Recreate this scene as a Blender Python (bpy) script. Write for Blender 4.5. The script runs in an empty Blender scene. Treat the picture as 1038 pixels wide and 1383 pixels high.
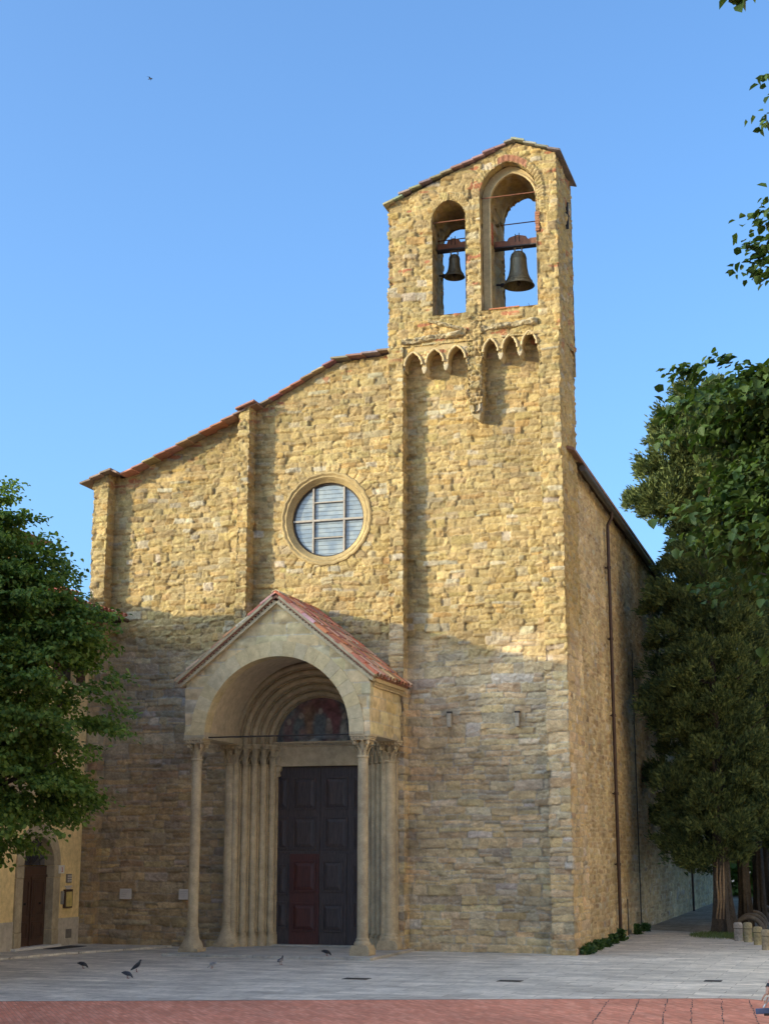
import bpy, bmesh, math, random
import numpy as np
from mathutils import Vector, Matrix
from mathutils.geometry import tessellate_polygon

scene = bpy.context.scene
COL = scene.collection
R = math.radians
rng = np.random.default_rng(11)
random.seed(5)

# ------------------------------------------------------------------ camera, light
cd = bpy.data.cameras.new('camera'); cam = bpy.data.objects.new('camera', cd); COL.objects.link(cam)
cam.location = (6.80, -36.284, 2.3)
cam.rotation_euler = (R(90 + 12.607), 0, R(17.467))
cd.sensor_fit = 'VERTICAL'; cd.sensor_height = 36.0; cd.lens = 2050 / 1383 * 36.0
cd.clip_start = 0.1; cd.clip_end = 2000
scene.camera = cam

SUN_AZ, SUN_EL = 52.0, 11.1          # degrees left of the facade's normal, height
w = bpy.data.worlds.new('World'); scene.world = w; w.use_nodes = True
nt = w.node_tree; bg = nt.nodes['Background']
sky = nt.nodes.new('ShaderNodeTexSky'); sky.sky_type = 'NISHITA'; sky.sun_disc = False
sky.sun_elevation = R(SUN_EL + 13)
sky.sun_rotation = R(180 + SUN_AZ)
sky.air_density = 1.0; sky.dust_density = 4.5; sky.ozone_density = 6.0; sky.altitude = 300
tint = nt.nodes.new('ShaderNodeMix'); tint.data_type = 'RGBA'; tint.blend_type = 'MULTIPLY'; tint.inputs[0].default_value = 1.0
tint.inputs[7].default_value = (0.81, 0.94, 0.945, 1); nt.links.new(sky.outputs[0], tint.inputs[6]); nt.links.new(tint.outputs[2], bg.inputs[0]); bg.inputs[1].default_value = 0.15
sl = bpy.data.lights.new('sun', 'SUN'); sun = bpy.data.objects.new('sun', sl); COL.objects.link(sun)
sl.energy = 2.0; sl.angle = R(0.53); sl.color = (1.0, 0.84, 0.52)
sdir = Vector((math.sin(R(SUN_AZ)) * math.cos(R(SUN_EL)), math.cos(R(SUN_AZ)) * math.cos(R(SUN_EL)), -math.sin(R(SUN_EL))))
sun.rotation_euler = sdir.to_track_quat('-Z', 'Y').to_euler()
sun.location = (-40, -60, 40)
scene.view_settings.view_transform = 'Standard'; scene.view_settings.look = 'None'
scene.view_settings.exposure = 1.37; scene.view_settings.gamma = 1.0
scene.cycles.max_bounces = 7; scene.cycles.diffuse_bounces = 5

GZ = -0.06                            # level of the piazza

# ------------------------------------------------------------------ materials
def new_mat(name):
    m = bpy.data.materials.new(name); m.use_nodes = True
    return m, m.node_tree, m.node_tree.nodes['Principled BSDF']

def N(nt, t, **kw):
    n = nt.nodes.new(t)
    for k, v in kw.items():
        if k.startswith('i_'):
            n.inputs[k[2:].replace('_', ' ')].default_value = v
        else: setattr(n, k, v)
    return n

def ramp(nt, src, stops):
    r = nt.nodes.new('ShaderNodeValToRGB'); nt.links.new(src, r.inputs[0])
    el = r.color_ramp.elements
    while len(el) < len(stops): el.new(0.5)
    for e, (p, c) in zip(el, stops):
        e.position = p; e.color = (*c, 1) if len(c) == 3 else c
    return r.outputs[0]

def mixc(nt, a, b, fac, mode='MIX'):
    m = nt.nodes.new('ShaderNodeMix'); m.data_type = 'RGBA'; m.blend_type = mode
    for sock, v in ((m.inputs[6], a), (m.inputs[7], b), (m.inputs[0], fac)):
        if isinstance(v, (int, float)): sock.default_value = v
        elif isinstance(v, tuple): sock.default_value = (*v, 1)
        else: nt.links.new(v, sock)
    return m.outputs[2]

def mat_stone(name, fine=45.0, bump=0.5, lo=0.72, hi=1.25, attr=True, col=(0.4, 0.32, 0.2), stain=0.25, rough=0.92, dist=0.02):
    """mineral surface: per-stone colour attribute times fine and broad noise, noise bump"""
    m, nt, b = new_mat(name)
    tc = N(nt, 'ShaderNodeTexCoord')
    n1 = N(nt, 'ShaderNodeTexNoise', i_Scale=fine, i_Detail=8.0, i_Roughness=0.7); nt.links.new(tc.outputs['Object'], n1.inputs['Vector'])
    n2 = N(nt, 'ShaderNodeTexNoise', i_Scale=0.7, i_Detail=6.0, i_Roughness=0.65); nt.links.new(tc.outputs['Object'], n2.inputs['Vector'])
    n3 = N(nt, 'ShaderNodeTexNoise', i_Scale=6.0, i_Detail=6.0, i_Roughness=0.7); nt.links.new(tc.outputs['Object'], n3.inputs['Vector'])
    if attr:
        a = N(nt, 'ShaderNodeAttribute', attribute_name='Col'); base = a.outputs['Color']
    else: base = col
    c = mixc(nt, base, ramp(nt, n1.outputs[0], [(0.3, (lo,) * 3), (0.7, (hi,) * 3)]), 1.0, 'MULTIPLY')
    c = mixc(nt, c, ramp(nt, n3.outputs[0], [(0.32, (0.8, 0.78, 0.76)), (0.68, (1.14, 1.14, 1.12))]), 1.0, 'MULTIPLY')
    c = mixc(nt, c, ramp(nt, n2.outputs[0], [(0.38, (1 - stain, 1 - stain, 1 - stain * 0.9)), (0.62, (1.06, 1.05, 1.04))]), 1.0, 'MULTIPLY')
    nt.links.new(c, b.inputs['Base Color']); b.inputs['Roughness'].default_value = rough
    b.inputs['Specular IOR Level'].default_value = 0.25
    if bump:
        bn = N(nt, 'ShaderNodeBump', i_Strength=bump, i_Distance=dist)
        n4 = N(nt, 'ShaderNodeTexNoise', i_Scale=fine * 0.45, i_Detail=9.0, i_Roughness=0.72); nt.links.new(tc.outputs['Object'], n4.inputs['Vector'])
        nt.links.new(n4.outputs[0], bn.inputs['Height']); nt.links.new(bn.outputs[0], b.inputs['Normal'])
    return m

def mat_plain(name, col, rough=0.7, metal=0.0, var=0.25, scale=8.0, bump=0.15, attr=False, stretch=None):
    m, nt, b = new_mat(name)
    tc = N(nt, 'ShaderNodeTexCoord'); src = tc.outputs['Object']
    if stretch:
        mp = N(nt, 'ShaderNodeMapping'); mp.inputs['Scale'].default_value = stretch
        nt.links.new(src, mp.inputs[0]); src = mp.outputs[0]
    n1 = N(nt, 'ShaderNodeTexNoise', i_Scale=scale, i_Detail=7.0, i_Roughness=0.65); nt.links.new(src, n1.inputs['Vector'])
    base = N(nt, 'ShaderNodeAttribute', attribute_name='Col').outputs['Color'] if attr else col
    c = mixc(nt, base, ramp(nt, n1.outputs[0], [(0.3, (1 - var,) * 3), (0.7, (1 + var,) * 3)]), 1.0, 'MULTIPLY')
    nt.links.new(c, b.inputs['Base Color']); b.inputs['Roughness'].default_value = rough; b.inputs['Metallic'].default_value = metal
    if bump:
        bn = N(nt, 'ShaderNodeBump', i_Strength=bump, i_Distance=0.01)
        nt.links.new(n1.outputs[0], bn.inputs['Height']); nt.links.new(bn.outputs[0], b.inputs['Normal'])
    return m

def mat_leaf(name, c1, c2, trans=0.35, rough=0.45, spec=0.4):
    m, nt, b = new_mat(name)
    g = N(nt, 'ShaderNodeNewGeometry')
    c = ramp(nt, g.outputs['Random Per Island'], [(0.0, c1), (1.0, c2)])
    nt.links.new(c, b.inputs['Base Color']); b.inputs['Roughness'].default_value = rough
    b.inputs['Specular IOR Level'].default_value = spec
    t = N(nt, 'ShaderNodeBsdfTranslucent')
    c2_ = mixc(nt, c, (1.25, 1.35, 0.6), 1.0, 'MULTIPLY'); nt.links.new(c2_, t.inputs[0])
    mx = N(nt, 'ShaderNodeMixShader'); mx.inputs[0].default_value = trans
    nt.links.new(b.outputs[0], mx.inputs[1]); nt.links.new(t.outputs[0], mx.inputs[2])
    nt.links.new(mx.outputs[0], nt.nodes['Material Output'].inputs[0])
    return m

M = {}
M['masonry'] = mat_stone('rubble_masonry', fine=34, bump=0.8, dist=0.04, lo=0.8, hi=1.18)
M['side'] = mat_stone('small_rubble_masonry', fine=42, bump=0.5, dist=0.03)
M['ashlar'] = mat_stone('dressed_sandstone', fine=60, bump=0.18, lo=0.88, hi=1.1, stain=0.12, dist=0.006)
M['carved'] = mat_stone('carved_sandstone', fine=50, bump=0.35, lo=0.8, hi=1.15, attr=False, col=(0.56, 0.45, 0.29), stain=0.25, dist=0.01)
M['mould'] = mat_stone('moulded_sandstone', fine=40, bump=0.4, lo=0.8, hi=1.15, attr=False, col=(0.52, 0.40, 0.22), stain=0.2, dist=0.015)
M['plaster'] = mat_stone('vault_plaster', fine=20, bump=0.12, lo=0.93, hi=1.05, attr=False, col=(0.62, 0.51, 0.36), stain=0.18, dist=0.006)
M['slabstone'] = mat_stone('roof_slab_stone', fine=30, bump=0.4, lo=0.75, hi=1.2, attr=True, stain=0.3)
M['tile'] = mat_stone('terracotta_tile', fine=30, bump=0.3, lo=0.75, hi=1.2, attr=True, stain=0.2, rough=0.85, dist=0.008)
M['brick'] = mat_stone('old_brick', fine=30, bump=0.4, lo=0.7, hi=1.2, attr=True, stain=0.2, dist=0.012)
M['door_dark'] = mat_plain('dark_weathered_door_wood', (0.056, 0.041, 0.040), 0.55, var=0.5, scale=5, stretch=(9, 9, 0.8))
M['door_red'] = mat_plain('red_brown_door_wood', (0.070, 0.020, 0.017), 0.5, var=0.4, scale=5, stretch=(9, 9, 0.8))
M['brown_wood'] = mat_plain('brown_door_wood', (0.075, 0.038, 0.024), 0.5, var=0.4, scale=5, stretch=(9, 9, 0.8))
M['rust'] = mat_plain('rusty_iron', (0.20, 0.075, 0.04), 0.8, 0.2, var=0.4, scale=12)
M['iron'] = mat_plain('dark_iron', (0.05, 0.042, 0.04), 0.6, 0.6, var=0.3)
M['bronze'] = mat_plain('weathered_bronze', (0.13, 0.115, 0.08), 0.55, 0.55, var=0.45, scale=9, bump=0.1, stretch=(3, 3, 0.5))
M['copper'] = mat_plain('brown_gutter_metal', (0.07, 0.042, 0.034), 0.5, 0.5, var=0.25)
M['gutter'] = mat_plain('grey_gutter_metal', (0.10, 0.088, 0.08), 0.5, 0.5, var=0.25)
M['eavewood'] = mat_plain('dark_eave_wood', (0.06, 0.042, 0.03), 0.8, var=0.4)
M['yellow'] = mat_stone('yellow_house_plaster', fine=14, bump=0.12, lo=0.94, hi=1.05, attr=False, col=(0.86, 0.66, 0.33), stain=0.10, dist=0.006)
M['greyplinth'] = mat_stone('grey_plinth_plaster', fine=14, bump=0.12, lo=0.92, hi=1.06, attr=False, col=(0.55, 0.49, 0.40), stain=0.15, dist=0.006)
M['pietra'] = mat_stone('house_door_stone', fine=30, bump=0.25, lo=0.85, hi=1.1, attr=False, col=(0.48, 0.40, 0.27), stain=0.2, dist=0.008)
M['marble'] = mat_plain('white_marble', (0.72, 0.68, 0.62), 0.5, var=0.06)
M['signplate'] = mat_plain('pale_sign_plate', (0.62, 0.56, 0.5), 0.4, var=0.05)
M['bark'] = mat_stone('grey_brown_bark', fine=18, bump=0.9, lo=0.6, hi=1.3, attr=False, col=(0.095, 0.078, 0.062), stain=0.3, dist=0.05)
M['root'] = mat_stone('pale_bare_wood', fine=18, bump=0.6, lo=0.7, hi=1.2, attr=False, col=(0.28, 0.2, 0.13), stain=0.2, dist=0.02)
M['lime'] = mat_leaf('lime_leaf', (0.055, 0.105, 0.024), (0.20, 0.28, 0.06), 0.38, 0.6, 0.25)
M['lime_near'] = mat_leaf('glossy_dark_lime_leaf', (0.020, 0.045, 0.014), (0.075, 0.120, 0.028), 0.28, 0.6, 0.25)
M['cyp'] = mat_leaf('cypress_spray', (0.042, 0.066, 0.028), (0.165, 0.195, 0.066), 0.12, 0.75, 0.15)
M['weed'] = mat_leaf('weed_leaf', (0.03, 0.075, 0.02), (0.07, 0.13, 0.035), 0.3)
M['grass'] = mat_leaf('grass_blade', (0.05, 0.09, 0.02), (0.12, 0.16, 0.05), 0.3)
M['bollard'] = mat_stone('mossy_bollard_stone', fine=25, bump=0.4, lo=0.75, hi=1.2, attr=True, stain=0.35, dist=0.01)

# ------------------------------------------------------------------ mesh helpers
class MB:
    """collects faces with a colour each; build() links them as ONE mesh object"""
    def __init__(s): s.v = []; s.f = []; s.c = []; s.cur = (0.4, 0.33, 0.22)
    def add(s, vs, fs, col=None):
        o = len(s.v); s.v.extend([tuple(p) for p in vs])
        for f in fs: s.f.append(tuple(i + o for i in f)); s.c.append(col or s.cur)
        return s
    def box(s, a, b, col=None):
        (x0, y0, z0), (x1, y1, z1) = a, b
        vs = [(x0,y0,z0),(x1,y0,z0),(x1,y1,z0),(x0,y1,z0),(x0,y0,z1),(x1,y0,z1),(x1,y1,z1),(x0,y1,z1)]
        return s.add(vs, [(0,3,2,1),(4,5,6,7),(0,1,5,4),(1,2,6,5),(2,3,7,6),(3,0,4,7)], col)
    def obox(s, c, ax, ay, az, col=None):
        c = Vector(c); ax = Vector(ax); ay = Vector(ay); az = Vector(az)
        vs = [c + i*ax + j*ay + k*az for k in (-1,1) for i, j in ((-1,-1),(1,-1),(1,1),(-1,1))]
        return s.add(vs, [(0,3,2,1),(4,5,6,7),(0,1,5,4),(1,2,6,5),(2,3,7,6),(3,0,4,7)], col)
    def tube(s, path, rad, n=8, col=None, caps=True):
        path = [Vector(p) for p in path]; k = len(path)
        rad = [rad] * k if not hasattr(rad, '__len__') else rad
        vs = []; prev = None
        for i, p in enumerate(path):
            t = (path[min(i+1, k-1)] - path[max(i-1, 0)]).normalized()
            if prev is None:
                a = t.orthogonal().normalized()
            else:
                a = (prev - t * prev.dot(t)).normalized()
            prev = a; b = t.cross(a)
            for j in range(n):
                th = 2 * math.pi * j / n
                vs.append(p + (a * math.cos(th) + b * math.sin(th)) * rad[i])
        fs = [(i*n+j, i*n+(j+1) % n, (i+1)*n+(j+1) % n, (i+1)*n+j) for i in range(k-1) for j in range(n)]
        if caps: fs += [tuple(range(n))[::-1], tuple((k-1)*n + j for j in range(n))]
        return s.add(vs, fs, col)
    def lathe(s, prof, c=(0, 0, 0), n=24, col=None, jit=0.0):
        vs = []; m = len(prof)
        for r, z in prof:
            for j in range(n):
                th = 2 * math.pi * j / n; q = 1 + random.uniform(-jit, jit)
                vs.append((c[0] + r*q*math.cos(th), c[1] + r*q*math.sin(th), c[2] + z))
        fs = [(i*n+j, i*n+(j+1) % n, (i+1)*n+(j+1) % n, (i+1)*n+j) for i in range(m-1) for j in range(n)]
        fs += [tuple(range(n))[::-1], tuple((m-1)*n + j for j in range(n))]
        return s.add(vs, fs, col)
    def prism(s, outer, holes, fn, depth, col=None):
        """2-D outline with holes -> solid; fn maps (u,v) to 3-D, depth is the vector to the back face"""
        d = Vector(depth); loops = [outer] + list(holes)
        polys = [[Vector((u, v, 0)) for u, v in L] for L in loops]
        tris = tessellate_polygon(polys)
        flat = [p for L in loops for p in L]; n = len(flat)
        F = [Vector(fn(u, v)) for u, v in flat]
        fs = [tuple(t) for t in tris] + [tuple(n + i for i in t[::-1]) for t in tris]
        o = 0
        for L in loops:
            k = len(L)
            for i in range(k): fs.append((o+i, o+(i+1) % k, n+o+(i+1) % k, n+o+i))
            o += k
        return s.add(F + [p + d for p in F], fs, col)
    def build(s, name, mat, parent=None, smooth=None, bevel=0.0):
        me = bpy.data.meshes.new(name); me.from_pydata(s.v, [], s.f); me.update()
        a = me.attributes.new('Col', 'FLOAT_COLOR', 'FACE')
        a.data.foreach_set('color', np.array([(*c, 1.0) for c in s.c], dtype=np.float32).ravel())
        bm = bmesh.new(); bm.from_mesh(me); bmesh.ops.recalc_face_normals(bm, faces=bm.faces); bm.to_mesh(me); bm.free()
        o = bpy.data.objects.new(name, me); COL.objects.link(o)
        me.materials.append(mat if not isinstance(mat, str) else M[mat])
        if parent: o.parent = parent
        if smooth:
            me.polygons.foreach_set('use_smooth', [True] * len(me.polygons))
            me.set_sharp_from_angle(angle=R(smooth))
        if bevel:
            md = o.modifiers.new('bevel', 'BEVEL'); md.width = bevel; md.segments = 2; md.limit_method = 'ANGLE'; md.angle_limit = R(40)
        return o

def raw_mesh(name, V, F, mat, parent=None, col=None, smooth=True):
    """V (n,3), F (m,k) arrays of equal-sided faces"""
    me = bpy.data.meshes.new(name); V = np.asarray(V, np.float32); F = np.asarray(F, np.int32)
    k = F.shape[1]
    me.vertices.add(len(V)); me.vertices.foreach_set('co', V.ravel())
    me.loops.add(F.size); me.loops.foreach_set('vertex_index', F.ravel())
    me.polygons.add(len(F)); me.polygons.foreach_set('loop_start', np.arange(0, F.size, k, dtype=np.int32))
    me.polygons.foreach_set('use_smooth', np.full(len(F), smooth, dtype=bool))
    if col is not None:
        a = me.attributes.new('Col', 'FLOAT_COLOR', 'POINT')
        a.data.foreach_set('color', np.concatenate([col, np.ones((len(col), 1))], 1).astype(np.float32).ravel())
    me.update(calc_edges=True); me.validate()
    o = bpy.data.objects.new(name, me); COL.objects.link(o); me.materials.append(mat if not isinstance(mat, str) else M[mat])
    if parent: o.parent = parent
    return o

def tag(o, label, cat, group=None):
    o['label'] = label; o['category'] = cat
    if group: o['group'] = group
    return o
def struct(o): o['kind'] = 'structure'; return o
def empty(name, loc, label, cat, group=None):
    o = bpy.data.objects.new(name, None); COL.objects.link(o); o.location = loc; o.empty_display_size = 0.3
    return tag(o, label, cat, group)
def keep(o, parent):
    """parent to an empty without moving"""
    o.parent = parent; o.matrix_parent_inverse = Matrix.Translation(parent.location).inverted(); return o

# ------------------------------------------------------------------ numpy noise
def h2(ix, iy, seed):
    with np.errstate(over='ignore'):
        h = (ix.astype(np.int64) * 374761393 + iy.astype(np.int64) * 668265263 + seed * 1442695041) & 0xffffffff
        h = ((h ^ (h >> 13)) * 1274126177) & 0xffffffff
        h = ((h ^ (h >> 16)) * 2246822519) & 0xffffffff
        h = h ^ (h >> 15)
    return h.astype(np.float64) / 4294967295.0
def vn(x, y, seed=0):
    x0 = np.floor(x); y0 = np.floor(y); fx = x - x0; fy = y - y0
    fx = fx*fx*fx*(fx*(fx*6-15)+10); fy = fy*fy*fy*(fy*(fy*6-15)+10)
    a = h2(x0, y0, seed); b = h2(x0+1, y0, seed); c = h2(x0, y0+1, seed); d = h2(x0+1, y0+1, seed)
    return (a*(1-fx)+b*fx)*(1-fy) + (c*(1-fx)+d*fx)*fy - 0.5
def fbm(x, y, seed=0, oc=4, g=0.55):
    t = 0; a = 1.0; s = 0
    for i in range(oc):
        t = t + a * vn(x * 2**i + 17.3*i, y * 2**i - 9.1*i, seed + i*101); s += a; a *= g
    return t / s * 2
def sstep(a, b, x):
    t = np.clip((x - a) / (b - a), 0, 1); return t*t*(3-2*t)

# ------------------------------------------------------------------ masonry
class Courses:
    """irregular coursed stone: evaluates relief and colour at (s, z)"""
    def __init__(s, seed, s0, s1, z0, z1, hr, wr, palette, split=0.3, warp=0.05, gain=1.0, jit=0.11):
        r = np.random.default_rng(seed); s.seed = seed; s.warp = warp
        z = [z0 - 0.3]
        while z[-1] < z1 + 0.5: z.append(z[-1] + r.uniform(*hr) * (0.75 if r.random() < 0.25 else 1))
        s.z = np.array(z); s.j = []; s.o = []; n = 0
        for i in range(len(z) - 1):
            x = [s0 - r.uniform(0.3, 1.2)]
            while x[-1] < s1 + 1: x.append(x[-1] + r.uniform(*wr) * (1.5 if r.random() < 0.12 else 1))
            s.j.append(np.array(x)); s.o.append(n); n += len(x)
        n *= 2
        s.ca = r.uniform(0, 2*math.pi, n); s.co = r.uniform(-0.06, 0.06, n); s.ck = r.uniform(0.0, 1.0, n)
        s.off = r.normal(0, 1, n); s.ts = r.normal(0, 1, n); s.tz = r.normal(0, 1, n); s.rg = r.uniform(0.2, 1, n) ** 1.3
        s.split = r.random(n) < split; s.sp = r.uniform(0.35, 0.65, n)
        cols = np.array([c for c, p in palette]); p = np.array([p for c, p in palette]); p = p / p.sum()
        s.col = cols[r.choice(len(cols), n, p=p)] * gain * (1 + r.normal(0, jit, (n, 1)).clip(-0.28, 0.3)) * (1 + r.normal(0, 0.02, (n, 3)))
        s.n = n // 2
    def ev(s, S, Z, edge=0.03, amp=0.03, offa=0.018, tilt=0.10, rough=0.03, mort=(0.42, 0.36, 0.27), mw=0.012, crease=0.25):
        sh = S.shape; x = S.ravel(); y = Z.ravel(); sd = s.seed
        wx = x + s.warp*1.2*fbm(x*2.2, y*2.6, sd+3, 3); wy = y + s.warp*fbm(x*1.3, y*2.2, sd+5, 3) + s.warp*1.3*fbm(x*0.35, y*0.3, sd+8, 2)
        ci = np.clip(np.searchsorted(s.z, wy) - 1, 0, len(s.z) - 2)
        idx = np.zeros(x.shape, int); L = np.zeros_like(x); Rr = np.zeros_like(x)
        for c in np.unique(ci):
            m = ci == c; jj = s.j[c]; k = np.clip(np.searchsorted(jj, wx[m]) - 1, 0, len(jj) - 2)
            idx[m] = s.o[c] + k; L[m] = jj[k]; Rr[m] = jj[k+1]
        b = s.z[ci]; t = s.z[ci+1]
        sp = s.split[idx] & (t - b > 0.16); mid = b + (t - b) * s.sp[idx]; up = sp & (wy > mid)
        b = np.where(up, mid, b); t = np.where(sp & ~up, mid, t); idx = np.where(up, idx + s.n, idx)
        ds = np.minimum(wx - L, Rr - wx); dz = np.minimum(wy - b, t - wy)
        d = np.minimum(ds, dz) - np.maximum(0, 0.045 - np.hypot(np.maximum(0, 0.045-ds)*0+np.minimum(ds, 0.045), np.minimum(dz, 0.045)))*0.25
        d = d + 0.012*fbm(x*14, y*14, sd+21, 2)
        e = sstep(0, edge, d)
        rg = s.rg[idx]
        f1 = fbm(x*5, y*6, sd+31, 4, 0.6); f2 = np.abs(fbm(x*7+idx*3.7, y*9, sd+41, 3))
        h = amp*(e-1) + s.off[idx]*offa + s.ts[idx]*tilt*0.5*(wx-(L+Rr)/2) + s.tz[idx]*tilt*(wy-(b+t)/2)
        hf = np.abs(fbm(x*9 + 2.1*fbm(x*4, y*4, sd+71, 2), y*8, sd+73, 3)); h = h + rough*(0.35+rg)*(f1*0.6 - f2*1.1 - hf*1.3) + rough*0.5*fbm(x*19, y*19, sd+51, 2)
        lx = wx-(L+Rr)/2; lz = wy-(b+t)/2; q = np.cos(s.ca[idx])*lx + np.sin(s.ca[idx])*lz*1.6 - s.co[idx] + 0.03*f1
        q2 = np.cos(s.ca[idx]+1.9)*lx + np.sin(s.ca[idx]+1.9)*lz*1.6 + s.co[idx] + 0.03*f1
        h = h - crease*s.ck[idx]*(np.maximum(np.abs(q), 0.7*np.abs(q2)) - 0.05)
        mm = 1 - sstep(mw*0.3, mw*1.5, d)
        col = s.col[idx] * (1 + 0.30*fbm(x*3.5, y*6+idx, sd+61, 3))[:, None]
        col = col*(1-mm[:, None]) + np.array(mort)*mm[:, None]
        return h.reshape(sh), col.clip(0.02, 0.8).reshape(sh + (3,)), mm.reshape(sh)

def sheet(path, z0, top, du, dz, fn, parts, mat, parent, s0=0.0, holes=(), snap=True, closed=False):
    """path of plan points -> standing sheet of masonry. fn(S,Z,X,Y,seg)->(h,col). parts: list of (name, first seg, last seg).
    holes: list of (segset, sd(x,y,z))"""
    path = [np.array(p, float) for p in path]; ns = len(path) - 1
    P = []; Nn = []; S = []; G = []; s = s0; first = []
    dirs = [(path[i+1]-path[i]) / np.linalg.norm(path[i+1]-path[i]) for i in range(ns)]
    nor = [np.array((d[1], -d[0])) for d in dirs]
    for i in range(ns):
        L = np.linalg.norm(path[i+1]-path[i]); n = max(1, int(round(L/du))); first.append(len(P))
        for k in range(n):
            P.append(path[i] + dirs[i]*L*k/n); S.append(s + L*k/n); G.append(i)
            if k == 0 and i > 0:
                v = nor[i-1] + nor[i]; v = v / np.linalg.norm(v); Nn.append(v / max(0.5, v @ nor[i]))
            else: Nn.append(nor[i])
        s += L
    first.append(len(P)); P.append(path[-1]); S.append(s); G.append(ns-1); Nn.append(nor[-1])
    P = np.array(P); S = np.array(S); Nn = np.array(Nn); G = np.array(G)
    T = np.array([top(p[0], p[1]) for p in P]); zr = np.arange(z0, T.max() + dz, dz)
    Z = np.minimum(zr[:, None], T[None, :]); nr, nc = Z.shape
    X = np.repeat(P[None, :, 0], nr, 0).copy(); Y = np.repeat(P[None, :, 1], nr, 0).copy(); SS = np.repeat(S[None], nr, 0).copy()
    dead = np.zeros((nr-1, nc-1), bool)
    for segs, sd in holes:
        inseg = np.isin(G, list(segs)); e = 1e-3
        D = sd(X, Z); gx = (sd(X+e, Z)-D)/e; gz = (sd(X, Z+e)-D)/e
        near = (np.abs(D) < 0.62*max(du, dz)) & inseg[None]
        X = np.where(near, X - D*gx, X); SS = np.where(near, SS - D*gx, SS); Z = np.where(near, Z - D*gz, Z)
        D = np.where(near, 0, D)
        C = (D[:-1, :-1]+D[1:, :-1]+D[:-1, 1:]+D[1:, 1:])
        dead |= (C < -1e-6) & (inseg[:-1] )[None]
    h, col = fn(SS, Z, X, Y, G)
    V = np.stack([X + Nn[None, :, 0]*h, Y + Nn[None, :, 1]*h, Z], -1)
    dead |= (Z[1:, :-1] - Z[:-1, :-1] < 1e-4) & (Z[1:, 1:] - Z[:-1, 1:] < 1e-4)
    idx = np.arange(nr*nc).reshape(nr, nc); out = []
    for name, a, b in parts:
        c0, c1 = first[a], first[b+1]
        q = np.stack([idx[:-1, c0:c1], idx[:-1, c0+1:c1+1], idx[1:, c0+1:c1+1], idx[1:, c0:c1]], -1)[~dead[:, c0:c1]]
        used, inv = np.unique(q.ravel(), return_inverse=True)
        out.append(raw_mesh(name, V.reshape(-1, 3)[used], inv.reshape(-1, 4), mat, parent, col.reshape(-1, 3)[used]))
    return out

# ------------------------------------------------------------------ ground
def patch(name, pts, z, mat):
    mb = MB(); mb.add([(x, y, z) for x, y in pts], [tuple(range(len(pts)))]); o = mb.build(name, mat); return struct(o)

m, nt, b = new_mat('bare_earth')
tc = N(nt, 'ShaderNodeTexCoord'); n1 = N(nt, 'ShaderNodeTexNoise', i_Scale=0.9, i_Detail=8.0, i_Roughness=0.7); nt.links.new(tc.outputs['Object'], n1.inputs['Vector'])
n2 = N(nt, 'ShaderNodeTexNoise', i_Scale=14.0, i_Detail=6.0, i_Roughness=0.7); nt.links.new(tc.outputs['Object'], n2.inputs['Vector'])
c = mixc(nt, ramp(nt, n1.outputs[0], [(0.35, (0.13, 0.10, 0.07)), (0.65, (0.22, 0.175, 0.12))]), ramp(nt, n2.outputs[0], [(0.3, (0.7,)*3), (0.7, (1.25,)*3)]), 1.0, 'MULTIPLY')
nt.links.new(c, b.inputs['Base Color']); b.inputs['Roughness'].default_value = 0.95
bn = N(nt, 'ShaderNodeBump', i_Strength=0.6, i_Distance=0.03); nt.links.new(n2.outputs[0], bn.inputs['Height']); nt.links.new(bn.outputs[0], b.inputs['Normal'])
M['earth'] = m

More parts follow.
